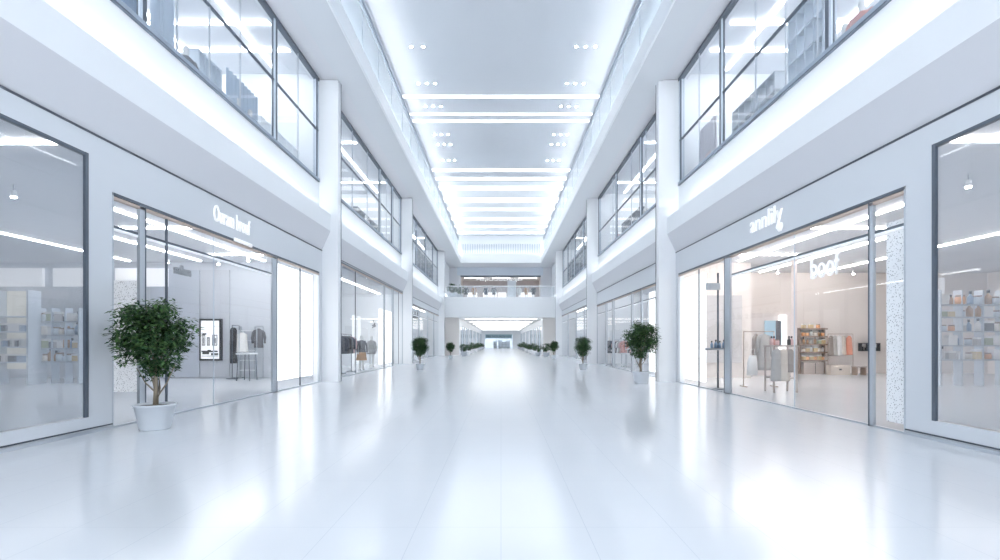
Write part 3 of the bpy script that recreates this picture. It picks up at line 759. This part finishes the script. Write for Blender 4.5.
# --- wall pillar and back partition in right shop
g = MB(); g.box(*sorted((P_(793.5, 0, 18.6).x, P_(797, 0, 18.6).x)), 18.6, 18.75, 0, ZSC, mat('rose_panel', (.78, .70, .67), .5)); tag(g.build('partition_post'), 'pinkish slim post left of the brown shelf unit', 'post')
g = MB(); g.box(P_(747, 0, 20.8).x, P_(793, 0, 20.8).x, 20.8, 20.95, 0, 2.6, mat('rose_wall', (.80, .73, .70), .5)); tag(g.build('display_partition'), 'pale rose partition behind the coats in the right shop', 'partition')
g = MB(); g.box(P_(781, 0, 20.6).x, P_(788, 0, 20.6).x, 20.68, 20.78, .9, 2.5, PANEL); tag(g.build('lit_panel'), 'narrow glowing panel behind the display table in the right shop', 'panel')
# --- display table with taupe clothes
y = 14.0
a = P_(770, 392, y); b_ = P_(792.5, 392, y); zt = P_(0, 345, y).z
t = thing('display_table', 'tall rose brown display table with bottles on it, right shop', 'table', ((a.x+b_.x)/2, y, 0)); L = b_.x-a.x
q = MB(); q.box(-L/2-.03, L/2+.03, -.25, .3, zt-.05, zt, TAUPE); q.build('tabletop', t)
for sx in (-1, 1):
    for yy in (-.2, .25):
        q = MB(); q.box(sx*(L/2)-.02, sx*(L/2)+.02, yy-.02, yy+.02, 0, zt-.05, TAUPE); q.build('leg', t)
q = MB(); q.box(-L/2+.04, L/2-.04, -.2, .25, .38, .42, TAUPE); q.build('lower_shelf', t)
for px, m, nm, w_ in ((776, GREYC, 'light grey', .17), (782.5, BEIGE, 'dull beige', .16), (788.5, TAUPEC, 'dark taupe', .12)):
    p = P_(px, 346, y-.3); garment('sleeveless_shirt', m, .86 if px < 788 else .62, nm+' garment hanging on the front of the display table', (p.x, y-.36, zt-.02), .15, 'clothes on the display table front', wid=w_, sleeve=0, hem=1.05)
for i, (px, m, kind) in enumerate(((771.5, PINK, 'bottle'), (774, RED, 'bottle'), (776.5, PINK, 'jar'), (789, BLACKC, 'bottle'), (791.5, PINK, 'bottle'))):
    p = P_(px, 345, y); bottle(kind, m, (p.x, y, zt+.001), 'pink or dark cosmetic %s on the display table, %s from left' % (kind, ORD[i]), 'cosmetics on the display table', 1.05)
t = thing('framed_print', 'blue and dark framed print standing above the display table', 'picture', P_(776, 334, 20.4)); t.location.y = 20.6
q = MB(); q.box(-.34, .34, 0, .05, -.45, .55, mat('print_blue', (.42, .62, .74), .5)); q.build('print', t)
q = MB(); q.box(.1, .3, -.02, 0, -.45, .55, DGREY); q.build('dark_strip', t)
# --- coats on a stand
y = 15.6; zc = P_(0, 331.5, y).z
a = P_(762, 0, y)
rail('slim garment stand carrying the grey coat, right shop', (a.x-.1, y, 0), 0, .95, zc, BRONZE, 'clothes rail')
garment('hanging_coat', GREYC, 1.12, 'long light grey coat hanging at the front of the garment stand', (P_(764, 0, y).x, y, zc+.016), .25, None, 'coat', wid=.20, sleeve=.6, hem=1.3)
garment('hanging_coat', TAUPEC, .85, 'short dark taupe coat hanging behind the light grey coat', (P_(757.5, 0, y).x, y+.1, zc+.016), .9, None, 'coat', wid=.17, sleeve=.5, hem=1.1)
t = thing('shopping_bag', 'white paper bag hanging beside the grey coat', 'bag', (P_(750, 0, y).x, y-.15, P_(0, 375, y).z), .2)
q = MB(); q.loft([(0,0,0,.19,.08),(0,0,.4,.17,.07),(.02,0,.62,.12,.04)], WHITEC, 20, flute=.03, nf=5); q.build('bag_body', t)
q = MB(); q.tube([(-.08, 0, .58), (-.05, 0, .8), (.06, 0, .82), (.1, 0, .58)], .01, WHITEC, 6); q.build('handle', t)
# --- column stand left of the shop
y = 14.9; p = P_(718, 348, y)
t = thing('display_stand', 'dark pole stand with a bracket and small tray, right shop', 'stand', (p.x, y, 0))
q = MB(); q.tube([(0, 0, .02), (0, 0, P_(0, 273, y).z)], .03, FRAMED); q.build('pole', t)
q = MB(); q.box(-.35, .05, -.05, .05, 2.95, 3.15, FRAME); q.build('bracket', t)
q = MB(); q.box(-.32, .28, -.2, .2, p.z-.06, p.z, FRAME); q.build('tray', t)
q = MB(); q.loft([(0, 0, 0, .25, .25), (0, 0, .03, .24, .24)], FRAMED, 20); q.build('base', t)
for i, dx in enumerate((-.22, -.1, .02, .14)):
    bottle('bottle', BLUEC, (p.x+dx, y-.08, p.z+.001), 'dark blue bottle on the pole stand tray, %s from left' % ORD[i], 'bottles on the pole stand tray', .9+.15*(i % 2))
g = MB(); g.box(7.6, 9.3, 19.3, 19.45, .6, 3.2, mat('grey_mirror', (.62, .60, .60), .25)); tag(g.build('wall_mirror'), 'greyish mirror panel on the end wall beside the right pillar', 'mirror')

# --- left shop: poster, dress, coat and a table
yw = 19.5
a = P_(201.5, 319, yw); b_ = P_(224, 360.5, yw)
t = thing('wall_poster', 'black framed black and white poster on the back wall of the left shop', 'poster', ((a.x+b_.x)/2, yw-.12, (a.z+b_.z)/2))
PW, PH = b_.x-a.x, a.z-b_.z
q = MB(); fw = .07
q.box(-PW/2, PW/2, -.03, .03, PH/2-fw, PH/2, BLACK); q.box(-PW/2, PW/2, -.03, .03, -PH/2, -PH/2+fw, BLACK)
q.box(-PW/2, -PW/2+fw*.7, -.03, .03, -PH/2+fw, PH/2-fw, BLACK); q.box(PW/2-fw*1.5, PW/2, -.03, .03, -PH/2+fw, PH/2-fw, BLACK); q.build('frame', t)
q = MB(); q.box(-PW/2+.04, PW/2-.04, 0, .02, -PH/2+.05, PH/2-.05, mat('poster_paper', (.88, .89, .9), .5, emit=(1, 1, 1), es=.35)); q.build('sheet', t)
q = MB(); e = -.006
def ink(u0, u1, v0, v1, m=INK): q.box(-PW/2+u0*PW, -PW/2+u1*PW, e, 0, -PH/2+v0*PH, -PH/2+v1*PH, m)
for u0, u1, v0, v1 in ((.10, .25, .36, .62), (.32, .45, .36, .56), (.56, .78, .36, .62)):
    ink(u0, u0+.03, v0, v1); ink(u1-.03, u1, v0, v1); ink(u0, u1, v1-.02, v1); ink(u0, u1, v0, v0+.02); ink(u0+.05, u1-.05, v0+.05, v1-.08, GREYINK); ink((u0+u1)/2-.012, (u0+u1)/2+.012, v0, v1)
ink(.12, .3, .62, .66); ink(.08, .8, .20, .24); ink(.12, .42, .15, .2); ink(.5, .82, .13, .18); ink(.1, .82, .10, .12, GREYINK); ink(.35, .5, .24, .26); ink(.6, .85, .82, .83, GREYINK)
q.build('artwork', t)
y = 19.0; p = P_(233.5, 326, y)
t = rail('dark freestanding garment post with a long dress, left shop', (p.x+.02, y+.12, 0), PI/2, .5, p.z+.02, FRAMED)
garment('hanging_dress', BLACKC, 1.35, 'long narrow black dress hanging right of the wall poster', (p.x, y, p.z+.03), .3, None, 'dress', wid=.12, sleeve=0, hem=1.0)
p = P_(258.5, 327, y)
t = rail('pale freestanding garment post with a grey coat, left shop', (p.x, y+.12, 0), PI/2, .5, p.z+.02, FRAME)
garment('hanging_coat', DGREY, .72, 'short dark grey coat hanging near the left shop door frame', (p.x, y, p.z+.03), .2, None, 'coat', wid=.15, sleeve=.45, hem=1.1)
y = 18.2; a = P_(240, 0, y); b_ = P_(254, 0, y)
t = thing('display_table', 'thin legged white table in front of the dark garments, left shop', 'table', ((a.x+b_.x)/2, y, 0)); L = b_.x-a.x
zt = P_(0, 353, y).z
q = MB(); q.box(-L/2, L/2, -.3, .3, zt-.05, zt, WHITE); q.build('tabletop', t)
for sx in (-1, 1):
    for sy in (-1, 1):
        q = MB(); q.tube([(sx*(L/2-.06), sy*.25, zt-.05), (sx*(L/2-.02), sy*.27, 0)], .014, FRAMED, 6); q.build('leg', t)
t = thing('ladder_shelf', 'white ladder shelf standing behind the thin legged table', 'shelf', P_(248, 0, 19.2)); t.location.z = 0
for sx in (-1, 1):
    q = MB(); q.box(sx*.28-.02, sx*.28+.02, -.03, .03, 0, 2.0, FRAME); q.build('side_rail', t)
for j in range(5):
    q = MB(); q.box(-.28, .28, -.12, .12, .3+j*.38, .33+j*.38, WHITE); q.build('shelf', t)
garment('hanging_shirt', WHITEC, .75, 'white shirt hanging between the black dress and the ladder shelf', (P_(240.5, 0, 19).x, 19.1, P_(0, 330, 19).z), .1, None, 'shirt', wid=.2, sleeve=0, hook=True)
rail('pale garment post with a white shirt, left shop', (P_(240.5, 0, 19.1).x, 19.2, 0), PI/2, .4, P_(0, 330, 19.1).z-.02, FRAME)
# darker back wall band and wall panels in left shop
for i, (px0, px1, m) in enumerate(((150, 199, SHOPW), (200, 229, mat('wall_panel_grey', (.60, .62, .67), .4)))):
    g = MB(); g.box(P_(px0, 0, 19.4).x, P_(px1, 0, 19.4).x, 19.42, 19.48, .05, 4.2, m if i else mat('wall_panel_blue', (.56, .60, .67), .35)); tag(g.build('wall_panel'), ('blue grey wall panel behind the big tree, left shop', 'grey wall panel carrying the framed poster, left shop')[i], 'panel')
g = MB()
rr = random.Random(2)
g.box(P_(113, 0, 13).x, P_(139, 0, 13).x, 13.0, 13.08, .1, 3.0, SPECK); tag(g.build('speckled_panel'), 'white panel with dark flecks at the near end of the left shopfront', 'panel')

# --- left display window: shelf with bluish goods, panel and back lights
y = 16.5
a = P_(0, 0, y); b_ = P_(33, 0, y)
t = thing('display_shelf', 'wide pale display shelf with a yellowish back light in the left display window', 'shelf', ((a.x+b_.x)/2, y, 0)); L = b_.x-a.x
q = MB(); q.box(-L/2, L/2, .2, .26, .5, 3.1, mat('yellow_glow', (.86, .82, .70), .5, emit=(1, .93, .76), es=.12)); q.build('back_panel', t)
for z in (.75, 1.25, 1.75, 2.25):
    q = MB(); q.box(-L/2, L/2, -.2, .2, z-.04, z, FRAMEB); q.build('shelf', t)
for sx in (-1, 1):
    q = MB(); q.box(sx*L/2-.03, sx*L/2+.03, -.2, .26, 0, 3.1, FRAMEB); q.build('side_panel', t)
rnd = random.Random(9)
for li, z in enumerate((.75, 1.25, 1.75)):
    for j in range(6):
        m = rnd.choice([BLUEC, NAVY, WHITEC])
        bottle('carton_box', m, (t.location.x-L/2+.12+j*(L-.2)/6, y-.05, z+.001), 'boxed item on the left window display shelf, %s shelf up, %s from left' % (ORD[li], ORD[j]), 'boxed goods in the left display window', 1.6)
def win_rack(nm, s, px0, px1, y, zs_, seed):
    a = P_(px0, 0, y); b_ = P_(px1, 0, y); L = abs(b_.x-a.x)
    t = thing('display_rack', nm, 'rack', ((a.x+b_.x)/2, y, 0))
    for k in range(4):
        x = -L/2+k*L/3; q = MB(); q.box(x-.02, x+.02, -.15, .15, 0, max(zs_)+.45, FRAMEB); q.build('upright', t)
    for z in zs_:
        q = MB(); q.box(-L/2, L/2, -.18, .18, z-.04, z, FRAME); q.build('shelf', t)
    r_ = random.Random(seed); side_ = 'left' if s < 0 else 'right'
    for li, z in enumerate(zs_):
        for j in range(7):
            k = r_.randrange(6); kind, m = GOODS[k] if r_.random() < .4 else r_.choice([('carton_box', DGREY), ('carton_box', WHITEC), ('jar', FRAMEB), ('bottle', BLUEC), ('carton_box', GREYC)])
            bottle(kind, m, (t.location.x-L/2+.15+j*(L-.3)/6+r_.uniform(-.04, .04), y-.02, z+.001), 'small item on the %s window rack, %s shelf up, %s from left' % (side_, ORD[li], ORD[j]), 'goods on the %s display window rack' % side_, r_.uniform(1.3, 2.))
win_rack('pale metal rack of small goods in the left display window', -1, 42, 82, 17., (.75, 1.2, 1.65, 2.1), 4)
win_rack('pale metal rack of small goods in the right display window', 1, 937, 1000, 16., (.85, 1.3, 1.75, 2.2, 2.6), 5)
for s, nm in ((-1, 'left'), (1, 'right')):
    for i in range(4):
        x0 = s*(10.5+i*2.4); g = MB(); g.box(*sorted((x0, x0+s*2.0)), 19.3 if s < 0 else 22.2, 19.4 if s < 0 else 22.3, 3.55, 4.25, mat('soft_panel', (.85, .86, .88), .5, emit=(1, 1, 1), es=.22))  # window brightness put into these panels as emission
        if s < 0 and i > 0 or s > 0 and i > 2: tag(g.build('high_window'), 'glowing high window panel on the back wall of the near %s shop, %s from the hall' % (nm, ORD[i]), 'panel', 'high window panels')

# --- mannequins
def body_mesh():
    me = bpy.data.meshes.new('mannequin_body')
    J = {'pel': (0,0,.95), 'wst': (0,0,1.12), 'chs': (0,0,1.35), 'nck': (0,0,1.50), 'hd0': (0,0,1.60), 'hd1': (0,0,1.74)}
    V = list(J.values()); R = [(.15,.11), (.12,.09), (.155,.10), (.05,.05), (.07,.08), (.06,.07)]
    E = [(0,1), (1,2), (2,3), (3,4), (4,5)]
    for s in (-1, 1):
        k = len(V); V += [(s*.17,0,1.42), (s*.23,0,1.14), (s*.24,-.05,.90), (s*.24,-.07,.80)]; R += [(.055,.055), (.042,.042), (.032,.032), (.03,.035)]
        E += [(2,k), (k,k+1), (k+1,k+2), (k+2,k+3)]
        k = len(V); V += [(s*.09,0,.86), (s*.10,0,.50), (s*.10,0,.08), (s*.10,-.12,.045)]; R += [(.085,.085), (.06,.06), (.04,.04), (.035,.03)]
        E += [(0,k), (k,k+1), (k+1,k+2), (k+2,k+3)]
    me.from_pydata(V, E, []); o = bpy.data.objects.new('mannequin_body', me); COL.objects.link(o)
    m = o.modifiers.new('s', 'SKIN'); 
    for i, v in enumerate(me.skin_vertices[0].data): v.radius = R[i]; v.use_root = (i == 0)
    o.modifiers.new('u', 'SUBSURF').levels = 1
    bpy.context.view_layer.update(); dg = bpy.context.evaluated_depsgraph_get()
    n = bpy.data.meshes.new_from_object(o.evaluated_get(dg)); bpy.data.objects.remove(o); bpy.data.meshes.remove(me)
    n.materials.clear(); n.materials.append(mat('mannequin_white', (.80, .79, .78), .4))
    for p in n.polygons: p.use_smooth = True
    return n
BODY = body_mesh()
def mannequin(label, loc, rz, coat, hem_z=.55, bottom=None, group=None):
    t = thing('mannequin', label, 'mannequin', loc, rz, group)
    o = bpy.data.objects.new('body', BODY); COL.objects.link(o); o.parent = t
    g = MB(); g.loft([(0,0,0,.17,.17),(0,0,.015,.17,.17)], FRAME, 20); g.tube([(.1, 0, .01), (.1, 0, .2)], .015, FRAME); g.build('stand_base', t)
    g = MB(); zm = .9 if bottom else hem_z
    g.loft([(0,0,1.49,.07,.07,0),(0,0,1.45,.17,.10,0),(0,0,1.36,.22,.135,0),(0,0,1.12,.18,.125,.02),(0,0,.95,.22,.15,.03),(0,0,zm,.24,.16,.06)], coat, 24, nf=7)
    for s in (-1, 1): g.tube([(s*.16, 0, 1.44), (s*.24, 0, 1.3), (s*.27, 0, 1.12), (s*.27, -.05, .90)], [.07, .068, .06, .05], coat, 10)
    g.build('coat', t)
    if bottom:
        g = MB(); g.loft([(0,0,.92,.225,.15,.03),(0,0,hem_z,.27,.18,.08)], bottom, 24, nf=8); g.build('skirt', t)
    return t
def atpx(px, d, z=0): s = -1 if px < VX else 1; return (s*d, yp(px, d), z)
mannequin('mannequin in a grey coat over an orange skirt, second left shop', atpx(361.5, 6.85), .9, DGREY, .5, RUST)
mannequin('mannequin in a plain grey coat, second left shop beside the door', atpx(371.5, 7.0), .9, GREYC, .75)
L0 = atpx(346.5, 7.05)
rail('clothes rail of dark navy jackets, second left shop next to the pillar', (L0[0], L0[1], 0), PI/2, 1.5, 1.75, FRAMED)
for i in range(5):
    garment('hanging_jacket', (NAVY, BLACKC, DGREY, NAVY, PINK)[i], .8, '%s jacket on the dark rail by the left pillar, %s from the hall end' % (('navy', 'black', 'charcoal', 'dark navy', 'pinkish')[i], ORD[i]), (L0[0], L0[1]-.6+i*.3, 1.766), .5, 'jackets on the dark rail', wid=.2, sleeve=.5)
t = thing('hanging_sculpture', 'tangled black wire ornament hanging high in the second left shop', 'ornament', atpx(375.5, 8.2, P_(0, 325, yp(375.5, 8.2)).z))
q = MB(); rr = random.Random(4)
for k in range(4): q.tube([(rr.uniform(-.1, .1), rr.uniform(-.7, .7), rr.uniform(-.35, .35)) for _ in range(4)], .03, DGREY, 6)
q.build('wire', t); q = MB(); q.tube([(0, 0, .1), (0, 0, ZSC-t.location.z)], .006, FRAMED, 5); q.build('cable', t)
t = thing('display_cabinet', 'slim pale glass cabinet inside the second left shop', 'cabinet', atpx(350, 9.2))
q = MB(); q.box(-.4, .4, -.9, .9, 0, 3.0, WHITE); q.build('cabinet_body', t); q = MB(); q.box(.4, .43, -.02, .02, 0, 3.0, FRAME); q.build('door_edge', t)
# --- second right shop
L0 = atpx(620, 7.1)
rail('clothes rail of pink and grey tops, second right shop', (L0[0], L0[1], 0), PI/2, 2.6, 1.55, FRAME)
for i in range(7):
    garment('sleeveless_shirt', (RED, PINK, GREYC, WHITEC, NAVY, BEIGE, PINK)[i], .72, '%s top on the second right shop rail, %s from the near end' % (('red', 'pink', 'grey', 'white', 'navy', 'beige', 'rose')[i], ORD[i]), (L0[0], L0[1]-1.1+i*.36, 1.566), .4, 'tops on the second right shop rail', wid=.2, sleeve=.3)
t = thing('display_table', 'low white table with boxes beside the pink tops, second right shop', 'table', (L0[0]-.1, L0[1]-2.6, 0))
q = MB(); q.box(-.35, .35, -.6, .6, .74, .8, WHITE); q.build('tabletop', t)
for sx in (-1, 1):
    for sy in (-1, 1):
        q = MB(); q.box(sx*.3-.02, sx*.3+.02, sy*.55-.02, sy*.55+.02, 0, .74, FRAME); q.build('leg', t)
for i in range(4): bottle('carton_box', (PINK, NAVY, GREYC, RED)[i], (L0[0]-.1, L0[1]-3.05+i*.3, .801), 'small boxed item on the low white table, %s from the near end' % ORD[i], 'boxes on the low white table', 1.4)
mannequin('mannequin in a dark coat at the far end of the second right shop', (6.85, 31.6, 0), -1., NAVY, .7)
# --- third bays
for s, nm in ((-1, 'left'), (1, 'right')):
    for i, (y, m, mn) in enumerate(((36.5, GREYC, 'grey'), (39.8, NAVY, 'navy'), (44.5, BEIGE, 'beige'))):
        mannequin('mannequin in a %s coat behind the third bay glass on the %s' % (mn, nm), (s*7.0, y, 0), -s*1., m, .7, None)
t = thing('top_shelf', 'high shelf of dark bags at the top of the third left shopfront', 'shelf', (-7.0, 38.6, 3.2))
q = MB(); q.box(-.3, .3, -4, 4, -.06, 0, WHITE); q.build('board', t)
for k in (-3.5, 0, 3.5):
    q = MB(); q.tube([(0, k, 0), (0, k, ZSC-3.2)], .015, FRAMED); q.build('hanging_rod', t)
BAG = None
for i in range(7):
    loc = (-7.0, 35.2+i*1.1, 3.2)
    if BAG is None:
        t = thing('handbag', '', 'bag', loc); q = MB(); q.loft([(0,0,0,.16,.3),(0,0,.2,.17,.34),(0,0,.42,.1,.26)], BLACKC, 16); q.build('bag_body', t)
        q = MB(); q.tube([(0, -.14, .4), (0, -.1, .66), (0, .1, .66), (0, .14, .4)], .02, BLACKC, 6); q.build('handle', t); BAG = t
    else: t = dup(BAG, loc)
    t['label'] = 'black handbag on the high shelf of the third left shop, %s from the near end' % ORD[i]; t['group'] = 'bags on the high shelf'

# --- upper shops: goods near the windows
ZU = 6.3
def grid_shelf(label, s, px0, px1, d, h, cols, m, seed=1):
    ya, yb = sorted((yp(px0, d), yp(px1, d)))
    t = thing('grid_shelf', label, 'shelf', (s*d, (ya+yb)/2, ZU)); L = yb-ya; q = MB()
    n = cols
    for k in range(n+1):
        q = MB(); y = -L/2+k*L/n; q.box(-.02 if 1 else 0, .25*s, y-.025, y+.025, 0, h, m); q.build('upright', t)
    nr = int(h/.45)
    for k in range(nr+1):
        q = MB(); z = k*h/nr; q.box(-.02, .25*s, -L/2-.025, L/2+.025, z-.02, z+.02, m); q.build('shelf', t)
    return t, L, h, nr
grid_shelf('blue grey grid shelf behind the upper right window beside a thick mullion', 1, 789, 824, 6.75, 2.6, 4, FRAMEB)
grid_shelf('pale low grid shelf behind the upper right window, middle', 1, 733, 775, 6.9, 1.9, 6, FRAME)
grid_shelf('white grid shelf behind the upper left window near the pillar', -1, 262, 300, 7.1, 1.8, 5, WHITE)
grid_shelf('blue grey grid shelf behind the upper left window, near end', -1, 200, 222, 7.0, 1.9, 4, FRAMEB)
def curtain(name, label, s, px0, px1, d, z0, z1, m, cat='curtain'):
    ya, yb = sorted((yp(px0, d), yp(px1, d))); g = MB(); n = 40; L = yb-ya
    for k in range(n):
        a0, a1 = k/n, (k+1)/n
        f0, f1 = (.05*math.sin(a0*n*1.3), .05*math.sin(a1*n*1.3))
        g.poly([(s*d+f0, ya+a0*L, z0), (s*d+f1, ya+a1*L, z0), (s*d+f1, ya+a1*L, z1), (s*d+f0, ya+a0*L, z1)], m, True)
    return tag(g.build(name), label, cat)
curtain('display_curtain', 'deep blue pleated curtain behind the upper left window, nearest the camera', -1, 122, 140, 6.9, ZU, 10.8, BLUEC)
curtain('display_curtain', 'pale blue pleated curtain behind the upper left window, second one', -1, 150, 172, 7.1, ZU, 10.8, cloth('pale_blue', (.62, .70, .80)))
curtain('display_curtain', 'short blue grey pleated curtain behind the upper left window, above the cove', -1, 226, 256, 7.2, ZU, 8.6, cloth('mist_blue', (.45, .54, .66)))
curtain('display_curtain', 'pale grey pleated curtain behind the upper right window, near the pillar', 1, 700, 716, 7.0, ZU, 8.8, cloth('mist_grey', (.66, .62, .66)))
U = 'mannequins behind the upper windows'
def upman(px, d, m, label, bottom=None): mannequin(label, atpx(px, d+.25, ZU), 1.2 if px < VX else -1.2, m, .5, bottom, None)
upman(862, 6.75, RED, 'mannequin in a salmon red dress behind the upper right window', RED)
upman(845, 6.9, WHITEC, 'mannequin in a white coat behind the upper right window')
upman(712, 6.8, PINK, 'mannequin in a pink coat behind the upper right window near the pillar')
upman(250, 6.9, NAVY, 'mannequin in a navy coat behind the upper left window near the mullion')
upman(238, 6.9, BLUEC, 'mannequin in a blue coat behind the upper left window')
upman(186, 6.8, DGREY, 'mannequin in a dark grey coat behind the upper left window')
for i, (px, m, n_) in enumerate(((352, DGREY, 'dark grey'), (366, WHITEC, 'white'), (380, BLUEC, 'blue'), (389, GREYC, 'grey'))): upman(px, 6.8, m, 'mannequin in a %s coat behind the second upper left window' % n_)
for i, (px, m, n_) in enumerate(((646, GREYC, 'grey'), (632, NAVY, 'navy'), (618, PINK, 'pink'), (611, WHITEC, 'white'))): upman(px, 6.7, m, 'mannequin in a %s coat behind the second upper right window' % n_)
grid_shelf('grey grid shelf behind the second upper right window', 1, 622, 640, 7.3, 2.2, 6, FRAMED)
grid_shelf('grey grid shelf behind the second upper left window', -1, 358, 378, 7.3, 2.0, 6, FRAMED)
grid_shelf('tall grid shelf behind the third upper right window', 1, 563, 584, 7.0, 3.2, 10, FRAMED)
grid_shelf('tall grid shelf behind the third upper left window', -1, 418, 438, 7.0, 3.0, 9, FRAMED)
# far upper shop goods
for i, x in enumerate((-4.4, -3.4, -1.9, -.9, 2.3, 3.2, 4.1)):
    g = MB(); g.box(x-.35, x+.35, 62.85, 63.55, 6.06, 6.78, WHITE); tag(g.build('plinth'), 'white plinth under a mannequin above the bridge, %s from left' % ORD[i], 'plinth', 'plinths above the bridge')
    mannequin('mannequin in the upper shop above the bridge, %s from left' % ORD[i], (x, 63.2, 6.78), 0, (BLACKC, RUST, NAVY, DGREY, WHITEC, RUST, NAVY)[i], .6)

# ------------------------------------------------------------------ world, lamps, camera
w = bpy.data.worlds.new('world'); sc.world = w; w.use_nodes = True
bg = w.node_tree.nodes['Background']; bg.inputs[0].default_value = (.90, .95, 1, 1); bg.inputs[1].default_value = 2.4
cam = bpy.data.cameras.new('camera'); co = bpy.data.objects.new('camera', cam); COL.objects.link(co)
co.location = (0, 0, H); co.rotation_euler = (PI/2, 0, 0)
cam.sensor_width = 36; cam.lens = 18; cam.shift_x = -.001; cam.shift_y = (VY-280)/1000; cam.clip_end = 400; cam.clip_start = .05
sc.camera = co
sc.view_settings.view_transform = 'Standard'; sc.view_settings.look = 'None'; sc.view_settings.exposure = .80; sc.view_settings.gamma = 1.12
cy = sc.cycles
cy.max_bounces = 10; cy.diffuse_bounces = 6; cy.glossy_bounces = 4; cy.transparent_max_bounces = 24; cy.caustics_reflective = False; cy.caustics_refractive = False
cy.sample_clamp_indirect = 6; cy.use_denoising = True
